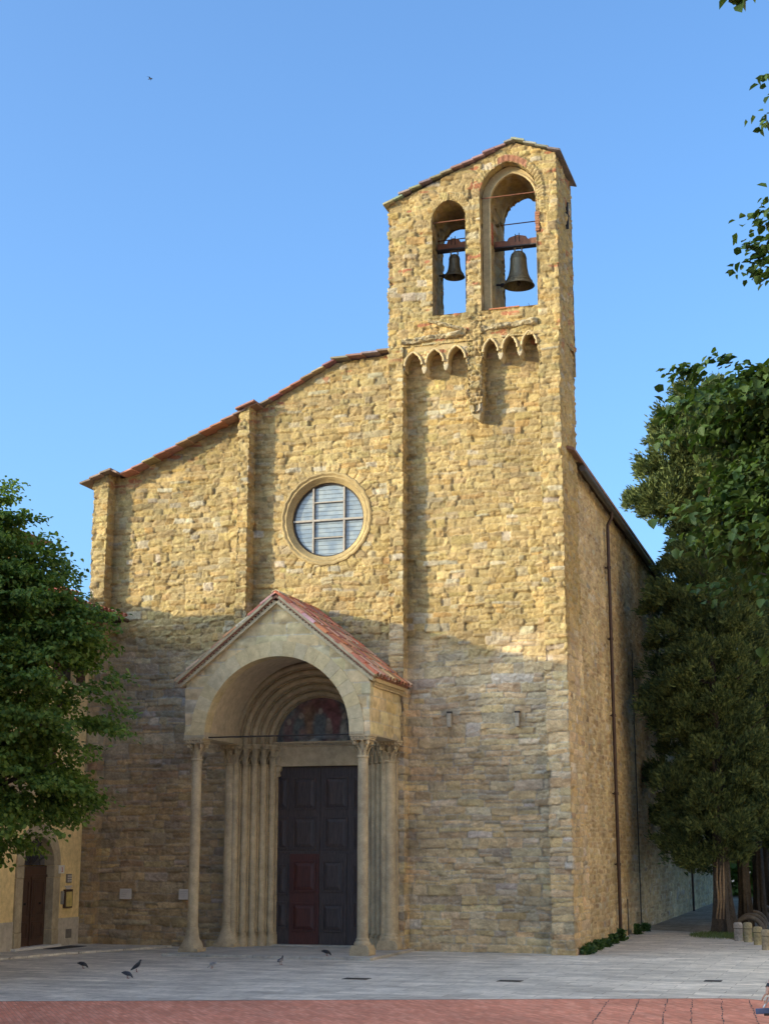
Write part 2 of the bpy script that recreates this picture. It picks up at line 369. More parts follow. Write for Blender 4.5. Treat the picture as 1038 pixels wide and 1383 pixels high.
def mat_paving(name, bw, bh, cols, mortar, rot, bumpd, fine, streak, msize=0.006, offs=0.5):
    m, nt, b = new_mat(name)
    tc = N(nt, 'ShaderNodeTexCoord'); mp = N(nt, 'ShaderNodeMapping'); mp.inputs['Rotation'].default_value = (0, 0, rot)
    nt.links.new(tc.outputs['Object'], mp.inputs[0])
    nw = N(nt, 'ShaderNodeTexNoise', i_Scale=1.6, i_Detail=3.0); nt.links.new(mp.outputs[0], nw.inputs['Vector'])
    ad = N(nt, 'ShaderNodeMix', data_type='VECTOR'); ad.inputs[0].default_value = 0.025
    nt.links.new(mp.outputs[0], ad.inputs[4]); nt.links.new(nw.outputs['Color'], ad.inputs[5])
    br = N(nt, 'ShaderNodeTexBrick', offset=offs, i_Scale=1.0); br.inputs['Color1'].default_value = (0, 0, 0, 1); br.inputs['Color2'].default_value = (1, 1, 1, 1)
    br.inputs['Mortar'].default_value = (0.5, 0.5, 0.5, 1); br.inputs['Mortar Size'].default_value = msize
    br.inputs['Brick Width'].default_value = bw; br.inputs['Row Height'].default_value = bh; br.inputs['Mortar Smooth'].default_value = 0.3
    nt.links.new(ad.outputs[1], br.inputs['Vector'])
    c = ramp(nt, br.outputs['Color'], [(0.0, cols[0]), (0.5, cols[1]), (1.0, cols[2])])
    c = mixc(nt, c, mortar, br.outputs['Fac'])
    n1 = N(nt, 'ShaderNodeTexNoise', i_Scale=0.35, i_Detail=7.0, i_Roughness=0.65); nt.links.new(tc.outputs['Object'], n1.inputs['Vector'])
    n2 = N(nt, 'ShaderNodeTexNoise', i_Scale=fine, i_Detail=7.0, i_Roughness=0.75); nt.links.new(tc.outputs['Object'], n2.inputs['Vector'])
    mp2 = N(nt, 'ShaderNodeMapping'); mp2.inputs['Scale'].default_value = (1.2, 2.4, 1); nt.links.new(mp.outputs[0], mp2.inputs[0])
    n3 = N(nt, 'ShaderNodeTexNoise', i_Scale=1.0, i_Detail=8.0, i_Roughness=0.75); nt.links.new(mp2.outputs[0], n3.inputs['Vector'])
    c = mixc(nt, c, ramp(nt, n1.outputs[0], [(0.35, (0.82,)*3), (0.65, (1.12,)*3)]), 1.0, 'MULTIPLY')
    c = mixc(nt, c, ramp(nt, n2.outputs[0], [(0.3, (0.78,)*3), (0.7, (1.18,)*3)]), 1.0, 'MULTIPLY')
    c = mixc(nt, c, ramp(nt, n3.outputs[0], [(0.36, (1-streak,)*3), (0.5, (1.0,)*3), (0.64, (1+streak,)*3)]), 1.0, 'MULTIPLY')
    nt.links.new(c, b.inputs['Base Color']); b.inputs['Roughness'].default_value = 0.75
    b.inputs['Specular IOR Level'].default_value = 0.3
    bn = N(nt, 'ShaderNodeBump', i_Strength=0.7, i_Distance=bumpd)
    hm = N(nt, 'ShaderNodeMath', operation='MULTIPLY_ADD'); hm.inputs[1].default_value = -1.0
    nt.links.new(br.outputs['Fac'], hm.inputs[0]); nt.links.new(n3.outputs[0], hm.inputs[2])
    nt.links.new(hm.outputs[0], bn.inputs['Height']); nt.links.new(bn.outputs[0], b.inputs['Normal'])
    return m
M['flags'] = mat_paving('grey_flagstones', 0.95, 0.42, [(0.50, 0.455, 0.385), (0.59, 0.535, 0.45), (0.67, 0.605, 0.505)], (0.30, 0.265, 0.22), 0.02, 0.022, 9, 0.24, 0.008)
M['slab'] = mat_paving('porch_step_slabs', 1.1, 0.7, [(0.43, 0.40, 0.34), (0.47, 0.43, 0.37), (0.52, 0.47, 0.40)], (0.28, 0.25, 0.21), 0.0, 0.01, 9, 0.2)
M['redbrick'] = mat_paving('red_brick_paving', 0.26, 0.065, [(0.60, 0.21, 0.125), (0.69, 0.255, 0.16), (0.76, 0.33, 0.22)], (0.48, 0.24, 0.165), 0.95, 0.01, 12, 0.12, 0.005)
M['path'] = mat_paving('worn_path_slabs', 1.4, 0.7, [(0.29, 0.25, 0.19), (0.32, 0.27, 0.21), (0.35, 0.30, 0.23)], (0.24, 0.2, 0.15), 1.5, 0.01, 7, 0.3)

big = [(-300, -300), (300, -300), (300, 500), (-300, 500)]
patch('ground', big, GZ - 0.012, 'earth')
edge = [(-40, -25.7), (-6.82, -13.68), (4.2, -9.69), (4.62, -9.62), (4.95, -9.85), (5.25, -10.4), (7.5, -16), (16, -36), (16, 9), (3.1, 7.2), (1.9, 11.2), (-0.1, 12.6), (-0.3, 3), (-13.0, 3), (-40, 3)]
patch('pavement', edge, GZ, 'flags')
patch('brick_paving', [(-40, -25.7), (-40, -60), (30, -60), (16, -36), (7.5, -16), (5.25, -10.4), (4.95, -9.85), (4.62, -9.62), (4.2, -9.69), (-6.82, -13.68)][::-1], GZ - 0.004, 'redbrick')
patch('path', [(-0.6, 12.3), (1.9, 10.9), (1.7, 20), (1.4, 46), (-0.9, 46)], GZ - 0.004, 'path')
# darker joint bands set in the brick
mb = MB()
for x0, y0, x1, y1 in [(3.39, -9.98, 3.86, -14.3), (3.79, -9.84, 4.25, -14.3), (4.25, -9.8, 4.7, -14.3), (4.7, -9.9, 5.1, -13.5), (2.95, -10.13, 3.4, -14.3), (2.5, -10.3, 2.9, -14.5)]:
    k = 14
    for i in range(k):
        t0, t1 = i/k, (i+random.uniform(0.5, 0.95))/k; wd = random.uniform(0.003, 0.011); j = random.uniform(-0.015, 0.015)
        a = Vector((x0+(x1-x0)*t0+j, y0+(y1-y0)*t0, GZ)); c_ = Vector((x0+(x1-x0)*t1+j, y0+(y1-y0)*t1, GZ))
        mb.add([(a.x-wd, a.y, a.z), (a.x+wd, a.y, a.z), (c_.x+wd, c_.y, c_.z), (c_.x-wd, c_.y, c_.z)], [(0, 1, 2, 3)])
struct(mb.build('paving_joints', mat_plain('dark_joint_dirt', (0.10, 0.075, 0.065), 0.9)))
# raised kerb strip in front of the yellow house
mb = MB(); mb.prism([(-12.9, 0.0), (-10.2, -0.05), (-10.35, -0.5), (-11.4, -3.2), (-12.0, -6.0), (-12.9, -6.0)], [], lambda x, y: (x, y, GZ + 0.05), (0, 0, -0.08))
struct(mb.build('kerb', 'flags', bevel=0.01))

# ------------------------------------------------------------------ CHURCH
church = empty('church', (-6.5, 0.4, 0), 'large medieval church of rough golden stone with a bell gable on its right corner', 'church')
def C(o): return keep(o, church)

GOLD_SUNLIT = [((0.415, 0.30, 0.13), 6), ((0.44, 0.325, 0.15), 5), ((0.39, 0.29, 0.138), 4), ((0.385, 0.31, 0.185), 1.6), ((0.42, 0.28, 0.11), 1.4), ((0.47, 0.395, 0.27), 0.5), ((0.35, 0.255, 0.13), 1.0), ((0.37, 0.31, 0.215), 0.3)]  # golden upper stone, its tone darkened to offset direct sun
PALE_SHADED = [((0.59, 0.47, 0.28), 6), ((0.55, 0.45, 0.285), 4), ((0.51, 0.43, 0.30), 1.6), ((0.59, 0.46, 0.255), 3), ((0.52, 0.395, 0.235), 1.6), ((0.63, 0.53, 0.37), 1.2), ((0.43, 0.365, 0.27), 0.7), ((0.59, 0.54, 0.45), 0.5), ((0.50, 0.37, 0.24), 0.3)]  # lower stone, its tone lightened to offset the shade it stands in
lay_up = Courses(3, -12, 40, 0, 22, (0.12, 0.24), (0.14, 0.48), GOLD_SUNLIT, 0.4, 0.055, 1.0, 0.065)
lay_lo = Courses(7, -12, 40, 0, 22, (0.13, 0.29), (0.24, 0.78), PALE_SHADED, 0.3, 0.045, np.array((1.07, 1.01, 0.97)), 0.09)
RED = np.array([0.37, 0.155, 0.08])
def wall_fn(S, Z, X, Y, G):
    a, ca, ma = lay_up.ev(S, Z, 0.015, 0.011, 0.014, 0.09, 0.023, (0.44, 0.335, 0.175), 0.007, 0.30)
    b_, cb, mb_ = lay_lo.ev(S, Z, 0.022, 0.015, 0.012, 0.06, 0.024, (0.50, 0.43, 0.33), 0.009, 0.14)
    k = sstep(6.6, 7.8, Z + 0.9*fbm(S*1.1, Z*1.1, 77, 3))  # palettes change over near the cast shadow's edge
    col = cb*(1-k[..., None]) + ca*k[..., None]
    # darker, browner stone at the left foot, pale patches of repair
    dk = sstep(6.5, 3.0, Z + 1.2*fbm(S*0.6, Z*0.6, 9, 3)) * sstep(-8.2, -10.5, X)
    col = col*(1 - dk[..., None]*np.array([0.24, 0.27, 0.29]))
    h = b_*(1-k) + a*k
    foot = sstep(0.45, 0.1, Z) * (0.5 + 1.3*vn(S*2.1, Z*3, 5)); h = h + 0.035*foot
    ro = np.hypot(X-oc[0], Z-oc[1]); ring = sstep(1.19, 1.22, ro)*sstep(1.52, 1.47, ro + 0.06*vn(S*4, Z*4, 3)); an = np.arctan2(Z-oc[1], X-oc[0])*34/6.283; jn = np.abs(an-np.round(an))
    h = h*(1-0.6*ring) + ring*(0.012 - 0.03*(jn < 0.07) + 0.02*vn(np.round(an)*3.3, 0*an, 4))
    # scattered small brick fill near the roof edge
    t = np.array(front_top(X)) - Z
    br = sstep(0.35, 0.5, fbm(S*2.3, Z*7, 91, 2)) * sstep(0.7, 0.1, t) * (ma < 0.4)
    col = col*(1-br[..., None]) + RED*br[..., None]
    return h, col

RX = [-13.2, -12.42, -12.38, -12.15, -8.2, -8.14, -6.2, -6.14, -4.45, 0.3]; RZ = [12.2, 12.46, 12.36, 12.38, 14.05, 14.09, 15.06, 15.10, 15.22, 15.35]
def front_top(x): return np.interp(x, RX, RZ)
def side_top(x, y): return float(front_top(x))

oc = (-6.37, 10.85)
def sd_oc(x, z): return np.hypot(x-oc[0], z-oc[1]) - 1.20
PC = -6.55
def sd_portal(x, z): return np.where(z < 4.97, np.abs(x-PC) - 1.62, np.hypot(x-PC, z-4.97) - 1.62)
path = [(-13.0, 9), (-13.0, 0), (-12.53, 0), (-12.53, 0.42), (-8.74, 0.42), (-8.74, 0), (-8.40, 0), (-8.40, 0.46), (-4.52, 0.46), (-4.52, 0), (-4.11, 0), (-4.11, 0.42), (-0.54, 0.42), (-0.54, 0), (0.03, 0), (0.03, 2.1)]
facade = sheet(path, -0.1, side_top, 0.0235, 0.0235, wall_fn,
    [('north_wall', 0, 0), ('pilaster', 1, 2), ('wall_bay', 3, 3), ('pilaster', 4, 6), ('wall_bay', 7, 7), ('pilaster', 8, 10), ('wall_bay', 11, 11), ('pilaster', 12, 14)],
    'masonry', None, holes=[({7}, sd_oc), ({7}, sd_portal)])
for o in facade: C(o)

# right flank: smaller stones with pale mortar
FL = [((0.52, 0.385, 0.205), 5), ((0.57, 0.435, 0.24), 4), ((0.46, 0.325, 0.165), 3), ((0.38, 0.26, 0.14), 1.5), ((0.56, 0.48, 0.34), 0.8), ((0.42, 0.36, 0.29), 0.5)]
lay_sd = Courses(19, -2, 60, 0, 13, (0.10, 0.19), (0.16, 0.42), FL, 0.2, 0.05)
def side_fn(S, Z, X, Y, G):
    h, c_, m_ = lay_sd.ev(S, Z, 0.024, 0.022, 0.014, 0.06, 0.02, (0.58, 0.46, 0.29), 0.017, 0.1)
    return h, c_
def flank_x(y): return -0.06 - 0.0135*y
C(sheet([(flank_x(2.0), 2.0), (flank_x(22), 22)], -0.1, lambda x, y: 12.25, 0.045, 0.034, side_fn, [('side_wall', 0, 0)], 'side', None)[0])
C(sheet([(flank_x(22), 22), (flank_x(46), 46)], -0.1, lambda x, y: 12.25, 0.10, 0.06, side_fn, [('side_wall', 0, 0)], 'side', None, s0=20)[0])

# ---- bell gable
TX = [-4.6, -1.05, 0.13]; TZ = [19.22, 20.56, 20.10]
def tower_top(x, y=0): return float(np.interp(x, TX, TZ))
def pointed(xl, xr, zb, zs, zt):
    """signed distance-like field of a pointed arch opening"""
    cx = (xl+xr)/2; hw = (xr-xl)/2; rise = zt - zs; r = (hw*hw + rise*rise) / (2*hw); d = r - hw
    def f(x, z):
        ax = np.abs(x-cx)
        arch = np.hypot(ax + d, np.maximum(z-zs, 0)) - r
        return np.maximum(arch, zb - z)
    def loop(n=14):
        a1 = math.atan2(rise, d); P = [(xl, zb), (xl, zs)]
        for i in range(1, n+1):
            a = a1*i/n; P.append((cx + d - r*math.cos(a), zs + r*math.sin(a)))
        for i in range(n-1, -1, -1):
            a = a1*i/n; P.append((cx - d + r*math.cos(a), zs + r*math.sin(a)))
        P.append((xr, zb)); return P
    return f, loop
so_f, so_l = pointed(-3.30, -2.40, 15.98, 18.66, 19.17)
bo_f, bo_l = pointed(-1.99, -0.50, 15.98, 19.16, 20.05)
bi_f, bi_l = pointed(-1.80, -0.53, 15.98, 19.08, 19.86)
lay_tw = Courses(23, -12, 40, 12, 22, (0.12, 0.25), (0.16, 0.46), GOLD_SUNLIT, 0.4, 0.07, 1.0, 0.08)
def tower_fn(S, Z, X, Y, G):
    h, c_, m_ = lay_tw.ev(S, Z, 0.017, 0.013, 0.016, 0.10, 0.027, (0.44, 0.335, 0.175), 0.007, 0.30)
    br = sstep(0.42, 0.55, fbm(S*2.0, Z*6, 91, 2)) * (m_ < 0.4)
    c_ = c_*(1-br[..., None]) + RED*br[..., None]
    # ring of brick voussoirs over the big opening's crown
    r = bo_f(X, Z); crown = (r > 0.01) & (r < 0.19) & (X > -1.5) & (X < -0.72) & (Z > 19.7) & (Y < 0.5); ang = np.arctan2(Z-18.6, X+1.25)
    vs = (np.floor(ang*22) % 2 == 0); cc = np.where(vs[..., None], RED*0.95 + 0.03, RED*0.7 + 0.02)
    c_ = np.where(crown[..., None], cc, c_); h = np.where(crown, 0.01 + 0.01*vs + 0.3*h, h)
    # voussoir ring round the small opening and the big one's shoulders
    for f, cx_, z_ in ((so_f, -2.85, 18.4), (bo_f, -1.25, 18.6)):
        r2 = f(X, Z); ring = (r2 > 0) & (r2 < 0.22) & (Z > z_) & ~crown & (Y < 0.5); a2 = np.arctan2(Z-z_, X-cx_)*13
        j = np.abs(a2 - np.round(a2)); h = np.where(ring, 0.3*h + 0.02 - 0.03*(j < 0.1), h)
    return h, c_
tw = sheet([(-4.52, 2.05), (-4.52, 0), (0.07, 0), (0.07, 2.05)], 15.2, tower_top, 0.0235, 0.0235, tower_fn, [('bell_gable', 0, 2)], 'masonry', None, s0=9,
           holes=[({1}, so_f), ({1}, bo_f)])[0]; C(tw)
soB_f, soB_l = pointed(-3.55, -2.42, 15.98, 18.62, 19.17)
def back_fn(S, Z, X, Y, G):
    h, c_, m_ = lay_tw.ev(S, Z, 0.017, 0.013, 0.016, 0.10, 0.027, (0.44, 0.335, 0.175), 0.007, 0.30); return h, c_
C(sheet([(0.07, 2.05), (-4.52, 2.05)], 14.6, tower_top, 0.04, 0.04, back_fn, [('gable_back', 0, 0)], 'masonry', None, s0=20, holes=[({0}, soB_f), ({0}, bi_f)])[0])
# lower right flank of the gable below the roof, joining the flank wall
def jamb(name, la, lb, ya, yb, rag, seed, n=40, m_=14, closed=True, bottom=True):
    """rough lining of an opening between loop la at ya and loop lb at yb"""
    def res(L):
        L = [np.array(p) for p in L]
        if bottom: L = L + [L[0]]
        seg = [np.linalg.norm(L[i+1]-L[i]) for i in range(len(L)-1)]; T = np.cumsum([0]+seg)
        t = np.linspace(0, T[-1], n*3); return np.stack([np.interp(t, T, [p[0] for p in L]), np.interp(t, T, [p[1] for p in L])], -1), t
    A, t = res(la); B, _ = res(lb); k = np.linspace(0, 1, m_)
    P = A[None]*(1-k)[:, None, None] + B[None]*k[:, None, None]
    tt = np.repeat(t[None], m_, 0); kk = np.repeat((ya+(yb-ya)*k)[:, None], len(t), 1)
    h, c_, _m = lay_tw.ev(kk + seed*3.1 + 0*tt, 14 + tt % 7, 0.04, 0.04, 0.02, 0.1, 0.05, (0.36, 0.29, 0.19), 0.01)
    cen = A.mean(0); d = P - cen; d = d/np.linalg.norm(d, axis=-1, keepdims=True)
    fade = np.clip(np.minimum(k, 1.0)/0.12, 0, 1)[:, None] * rag
    P = P - d*(h*fade)[..., None]
    V = np.stack([P[..., 0], kk, P[..., 1]], -1).reshape(-1, 3); nc = len(t); I = np.arange(m_*nc).reshape(m_, nc)
    Q = np.stack([I[:-1, :-1], I[:-1, 1:], I[1:, 1:], I[1:, :-1]], -1).reshape(-1, 4)
    return C(raw_mesh(name, V, Q, 'masonry', None, c_.reshape(-1, 3)))
jamb('opening_lining', so_l(), soB_l(), 0.0, 2.05, 1.2, 1)
jamb('opening_lining', bo_l(), bo_l(), 0.0, 0.32, 0.4, 2, m_=5)
jamb('opening_lining', bi_l(), bi_l(), 0.30, 2.05, 1.3, 3)
mb = MB(); mb.prism(bo_l()[::-1], [bi_l()], lambda u, v: (u, 0.31, v), (0, 0.12, 0)); C(mb.build('arch_moulding', 'mould'))
mb = MB(); mb.tube([(u, 0.30, v) for u, v in bi_l()], 0.035, 8, caps=False); C(mb.build('arch_moulding', 'mould', smooth=60))
# brick patches in the big opening's jambs
mb = MB()
for i in range(9):
    z = 17.98 + i*0.068; q = random.uniform(0.8, 1.15); mb.box((-1.82, 0.30, z), (-1.785 + random.uniform(-.01, .015), 0.62, z+0.055), (0.42*q, 0.13*q, 0.065*q))
for i in range(8):
    z = 18.0 + i*0.068; q = random.uniform(0.75, 1.15); mb.box((-0.53 + random.uniform(0, .02), -0.012 + random.uniform(-.012, .008), z), (-0.40 + random.uniform(-.04, .02), 0.03, z+0.056), (0.36*q, 0.16*q, 0.085*q))
mb.box((-1.80, 0.05, 15.97), (-1.0, 0.5, 16.03), (0.42, 0.16, 0.08))
C(mb.build('brick_repair', 'brick'))
# slot on the tower's flank: its shade as a solid dark strip, plus iron bracket
mb = MB(); mb.box((0.0, 1.37, 18.55), (0.105, 1.42, 19.3)); mb.box((0.0, 1.30, 18.9), (0.12, 1.46, 18.94)); C(mb.build('slot_shade_bracket', 'iron'))
# sloping sill between the two openings, broken string course
mb = MB()
def rubble_strip(mb, x0, x1, z0, z1, y, dep, n, cols=((0.42, 0.38, 0.3), (0.34, 0.3, 0.24), (0.46, 0.37, 0.22))):
    for i in range(n):
        a = x0+(x1-x0)*i/n; b2 = x0+(x1-x0)*(i+1)/n - 0.012; za = z0[0]+(z0[1]-z0[0])*(i/n) if hasattr(z0, '__len__') else z0
        zt = za + (z1 if not hasattr(z1, '__len__') else random.uniform(*z1)); p = dep*random.uniform(0.6, 1.15)
        mb.prism([(a, za), (b2, za + random.uniform(-.015, .015)), (b2 - random.uniform(0, .04), zt), (a + random.uniform(0, .04), zt + random.uniform(-.03, .02))], [], lambda u, v: (u, y - p, v), (0, p + 0.1, 0), random.choice(cols))
for x0, x1, za, zb, sd_ in ((-4.12, -2.42, 15.25, 15.36, 1), (-2.0, -0.52, 15.41, 15.47, 2), (-3.42, -2.38, 15.80, 15.44, 3)):
    n_ = 46; m__ = 9; V_ = []; rr_ = np.random.default_rng(sd_)
    ang_ = np.linspace(-0.5*math.pi, 0.5*math.pi, m__); xs_ = np.linspace(x0, x1, n_); hh_ = 0.075 if sd_ < 3 else 0.05
    XX_, AA_ = np.meshgrid(xs_, ang_); blk = 1 + 0.35*np.sign(np.sin(XX_*9 + sd_))*0.5 + 0.5*fbm(XX_*6, AA_*1.2 + sd_*5, 7, 4)
    YY_ = 0.06 - 0.13*np.cos(AA_)**0.35*(blk + 0.7*fbm(XX_*13, AA_*3, 31, 3)).clip(0.25, 1.7); ZZ_ = za + (zb-za)*(XX_-x0)/(x1-x0) + hh_ + hh_*np.sin(AA_)*(1 + 0.4*fbm(XX_*7, AA_, 9, 3))
    I_ = np.arange(n_*m__).reshape(m__, n_); cc_ = np.array([0.44, 0.36, 0.225])*(1 + 0.35*fbm(XX_*5, AA_*2, sd_, 3))[..., None]
    C(raw_mesh('string_course', np.stack([XX_, YY_, ZZ_], -1).reshape(-1, 3), np.stack([I_[:-1, :-1], I_[:-1, 1:], I_[1:, 1:], I_[1:, :-1]], -1).reshape(-1, 4), 'masonry', None, cc_.reshape(-1, 3)))
# centre pier with its hanging pendant
lay_pd = Courses(29, -5, 30, 12, 22, (0.12, 0.24), (0.12, 0.3), GOLD_SUNLIT, 0.2, 0.05, 1.0, 0.08)
def pend_fn(S, Z, X, Y, G):
    h, c_, m_ = lay_pd.ev(S, Z, 0.03, 0.03, 0.03, 0.14, 0.05, (0.50, 0.40, 0.24), 0.008, 0.3)
    tp = sstep(13.65, 13.15, Z + 0.12*vn(S*5, Z*5, 4)); return h - tp*0.12*(np.abs(X+2.18) < 0.3), c_
C(sheet([(-2.40, 0.44), (-2.40, -0.02), (-1.98, -0.02), (-1.98, 0.44)], 13.25, lambda x, y: 15.9, 0.022, 0.022, pend_fn, [('pier', 0, 2)], 'masonry', None)[0])
mb = MB(); mb.prism([(-2.38, 13.5), (-2.3, 13.2), (-2.1, 13.05), (-2.02, 13.45)], [], lambda u, v: (u, 0.08, v), (0, 0.4, 0), (0.4, 0.32, 0.19)); C(mb.build('pier_stub', 'slabstone', bevel=0.03))
# blind arcade of small pointed arches
def arcade(x0, x1, zt, zs, dzr, n=3):
    w_ = (x1-x0)/n; out = [(x0, zt)]; curves = []
    for i in range(n-1, -1, -1): pass
    pts = []
    for i in range(n):
        a = x0 + i*w_ + 0.055; b2 = x0 + (i+1)*w_ - 0.055; zb = zs + dzr*i; f, lp = pointed(a, b2, zb - 0.12, zb, zb + 0.36)
        L = lp(8); curves.append(L); pts += L
    poly = [(x0, zt), (x0, pts[0][1])] + pts + [(x1, pts[-1][1]), (x1, zt + dzr*n*0.8)]
    mb = MB(); mb.prism(poly, [], lambda u, v: (u, 0.055, v), (0, 0.36, 0), (0.44, 0.33, 0.17)); o = C(mb.build('blind_arcade', 'slabstone', bevel=0.012))
    fs_ = [pointed(x0 + i*w_ + 0.055, x0 + (i+1)*w_ - 0.055, -50, zs + dzr*i, zs + dzr*i + 0.36)[0] for i in range(n)]
    def sd_arc(x, z): return np.minimum(np.minimum.reduce([f(x, z) for f in fs_]), z - (zs - 0.10 + dzr*np.floor((x-x0)/w_)))
    C(sheet([(x0, 0.03), (x1, 0.03)], zs - 0.2, lambda x, y: zt + (dzr*n*0.8)*(x-x0)/(x1-x0), 0.022, 0.022, tower_fn, [('arcade_face', 0, 0)], 'masonry', None, s0=abs(x0)*3, holes=[({0}, sd_arc)])[0])
    mb = MB()
    for L in curves: mb.tube([(u, 0.02, v) for u, v in L[1:-1]], [0.032 + 0.008*math.sin(q_*2.1) for q_ in range(len(L)-2)], 6)
    mb_o = mb.build('arch_moulding', 'mould', smooth=60); C(mb_o)
    mb = MB()
    for i in range(1, n):
        x = x0 + i*w_; z = zs + dzr*i - 0.12
        mb.prism([(x-0.075, z+0.02), (x-0.05, z-0.1), (x-0.015, z-0.17), (x+0.02, z-0.16), (x+0.055, z-0.09), (x+0.075, z+0.02)], [], lambda u, v: (u, 0.03, v), (0, 0.4, 0), (0.44, 0.37, 0.25))
    C(mb.build('corbel', 'slabstone', bevel=0.02))
    # rough stonework filling the head
    lay = Courses(int(abs(x0)*100), -20, 20, 12, 22, (0.1, 0.2), (0.15, 0.4), GOLD_SUNLIT, 0.3, 0.06)
arcade(-4.13, -2.38, 15.27, 14.68, 0.035); arcade(-2.02, -0.50, 15.43, 14.85, 0.05)

# ---- gable roof of stone slabs, stepped
def stepped(mb, xa, za, xb, zb, n, y0, y1, th, cols, over=0.06, jit=0.04):
    for i in range(n):
        t0, t1 = i/n, (i+1)/n + over/n*2; xs, xe = xa+(xb-xa)*t0, xa+(xb-xa)*t1; zs, ze = za+(zb-za)*t0, za+(zb-za)*t1
        lift = th*0.55; j = random.uniform(-jit, jit)
        mb.prism([(xs, zs+lift), (xe, ze-0.01), (xe, ze+th-0.01), (xs, zs+th+lift)], [], lambda u, v: (u, y0+j, v), (0, y1-y0-j, 0), tuple(q*random.uniform(0.8, 1.2) for q in random.choice(cols)))
SL = ((0.30, 0.26, 0.2), (0.34, 0.29, 0.22), (0.26, 0.22, 0.18)); TL = ((0.36, 0.19, 0.13), (0.30, 0.17, 0.13), (0.40, 0.24, 0.17))
mb = MB()
stepped(mb, -4.62, 19.17, -4.12, 19.42, 2, -0.12, 2.2, 0.055, SL); stepped(mb, -4.2, 19.44, -1.0, 20.6, 11, -0.13, 2.2, 0.055, SL)
stepped(mb, 0.20, 20.08, -1.05, 20.60, 4, -0.13, 2.25, 0.055, SL)
C(mb.build('gable_roof', 'slabstone', bevel=0.008))
# ---- facade roof edge tiles + nave roof
mb = MB()
stepped(mb, -13.3, 12.10, -12.40, 12.46, 3, -0.25, 1.2, 0.05, SL, jit=0.02); mb.prism([(-12.45, 12.48), (-12.2, 12.36), (-12.2, 12.42), (-12.45, 12.53)], [], lambda u, v: (u, -0.2, v), (0, 1.2, 0), (0.3, 0.2, 0.16))
stepped(mb, -12.2, 12.34, -8.25, 14.02, 12, -0.02, 1.0, 0.045, TL, jit=0.02); stepped(mb, -8.78, 13.86, -8.3, 14.06, 1, -0.14, 1.0, 0.05, TL)
stepped(mb, -8.3, 14.03, -6.15, 15.12, 7, 0.26, 1.0, 0.045, TL, jit=0.02); stepped(mb, -6.2, 15.13, -4.5, 15.26, 4, 0.2, 1.2, 0.05, SL)
C(mb.build('roof_edge', 'tile', bevel=0.006))
mb = MB(); mb.prism([(-13.35, 12.05), (-6.15, 14.22), (0.20, 12.33), (0.20, 12.25), (-6.15, 14.08), (-13.35, 11.95)], [], lambda u, v: (u, 0.7, v), (-0.5, 45.5, 0), (0.3, 0.17, 0.12)); 
roof = C(mb.build('nave_roof', 'tile'))
mb = MB(); mb.box((-13.0, 45.9, -0.1), (-0.75, 46.2, 12.3)); mb.box((-13.02, 8.9, -0.1), (-12.9, 46, 12.1)); C(mb.build('rear_wall', 'pietra'))
# gutter, eave boards, downpipes
mb = MB(); mb.tube([(flank_x(y) + 0.24, y, 12.12) for y in np.linspace(2.1, 46, 30)], 0.085, 8); C(mb.build('gutter', 'gutter', smooth=50))
mb = MB(); mb.prism([(0, 2.15), (0.22, 2.15), (0.22 - 0.6, 46), (-0.6, 46)], [], lambda u, v: (u - 0.06, v, 12.26), (0, 0, 0.05)); C(mb.build('eave_board', 'eavewood'))
def downpipe(y, zt, zcol):
    x = flank_x(y) + 0.10; mb = MB()
    mb.tube([(x+0.14, y-0.05, 12.08), (x+0.13, y, 11.9), (x+0.0, y+0.03, 11.68), (x, y, 11.5), (x, y, 6), (x+0.0, y, 1.0), (x, y, GZ)], 0.05, 10)
    o = mb.build('downpipe', 'copper', smooth=50)
    mb = MB()
    for z in zcol: mb.tube([(x, y, z-0.04), (x, y, z+0.04)], 0.068, 10); mb.box((x-0.12, y-0.015, z-0.02), (x, y+0.015, z+0.02))
    c_ = mb.build('pipe_collar', 'copper', smooth=50); c_.parent = o; return C(o)
downpipe(7.35, 11.9, (1.95, 3.9, 6.1, 8.3, 10.4)); downpipe(28.2, 11.9, (2, 5, 8, 11))
mb = MB(); x = flank_x(12.2) + 0.05; mb.tube([(x, 12.2, 8.6), (x, 12.15, 6), (x, 12.2, GZ)], 0.018, 6); C(mb.build('cable', 'iron'))
mb = MB(); mb.tube([(flank_x(9.2)+0.06, 9.2, GZ), (flank_x(9.2)+0.06, 9.2, 0.95)], 0.02, 6); C(mb.build('vent_pipe', 'gutter'))

# ---- round window
mb = MB(); n = 64
prof = [(1.27, 0.46), (1.25, 0.425), (1.21, 0.415), (1.18, 0.435), (1.16, 0.455), (1.12, 0.45), (1.07, 0.50), (1.03, 0.56), (1.0, 0.58), (0.985, 0.80)]
vs = []
for r, y in prof:
    for j in range(n):
        a = 2*math.pi*j/n; q = 1 + 0.012*math.sin(j*2.3) * (r > 1.15); vs.append((oc[0] + r*q*math.cos(a), y, oc[1] + r*q*math.sin(a)))
mb.add(vs, [(i*n+j, i*n+(j+1) % n, (i+1)*n+(j+1) % n, (i+1)*n+j) for i in range(len(prof)-1) for j in range(n)], (0.42, 0.31, 0.15))
win = C(mb.build('round_window', 'slabstone', smooth=40))
m, nt, b = new_mat('leaded_window_glass')
tc = N(nt, 'ShaderNodeTexCoord'); n1 = N(nt, 'ShaderNodeTexNoise', i_Scale=3.2, i_Detail=4.0); nt.links.new(tc.outputs['Object'], n1.inputs['Vector'])
mp = N(nt, 'ShaderNodeMapping'); mp.inputs['Scale'].default_value = (0.8, 1, 9); nt.links.new(tc.outputs['Object'], mp.inputs[0])
n2 = N(nt, 'ShaderNodeTexNoise', i_Scale=1.0, i_Detail=2.0); nt.links.new(mp.outputs[0], n2.inputs['Vector'])
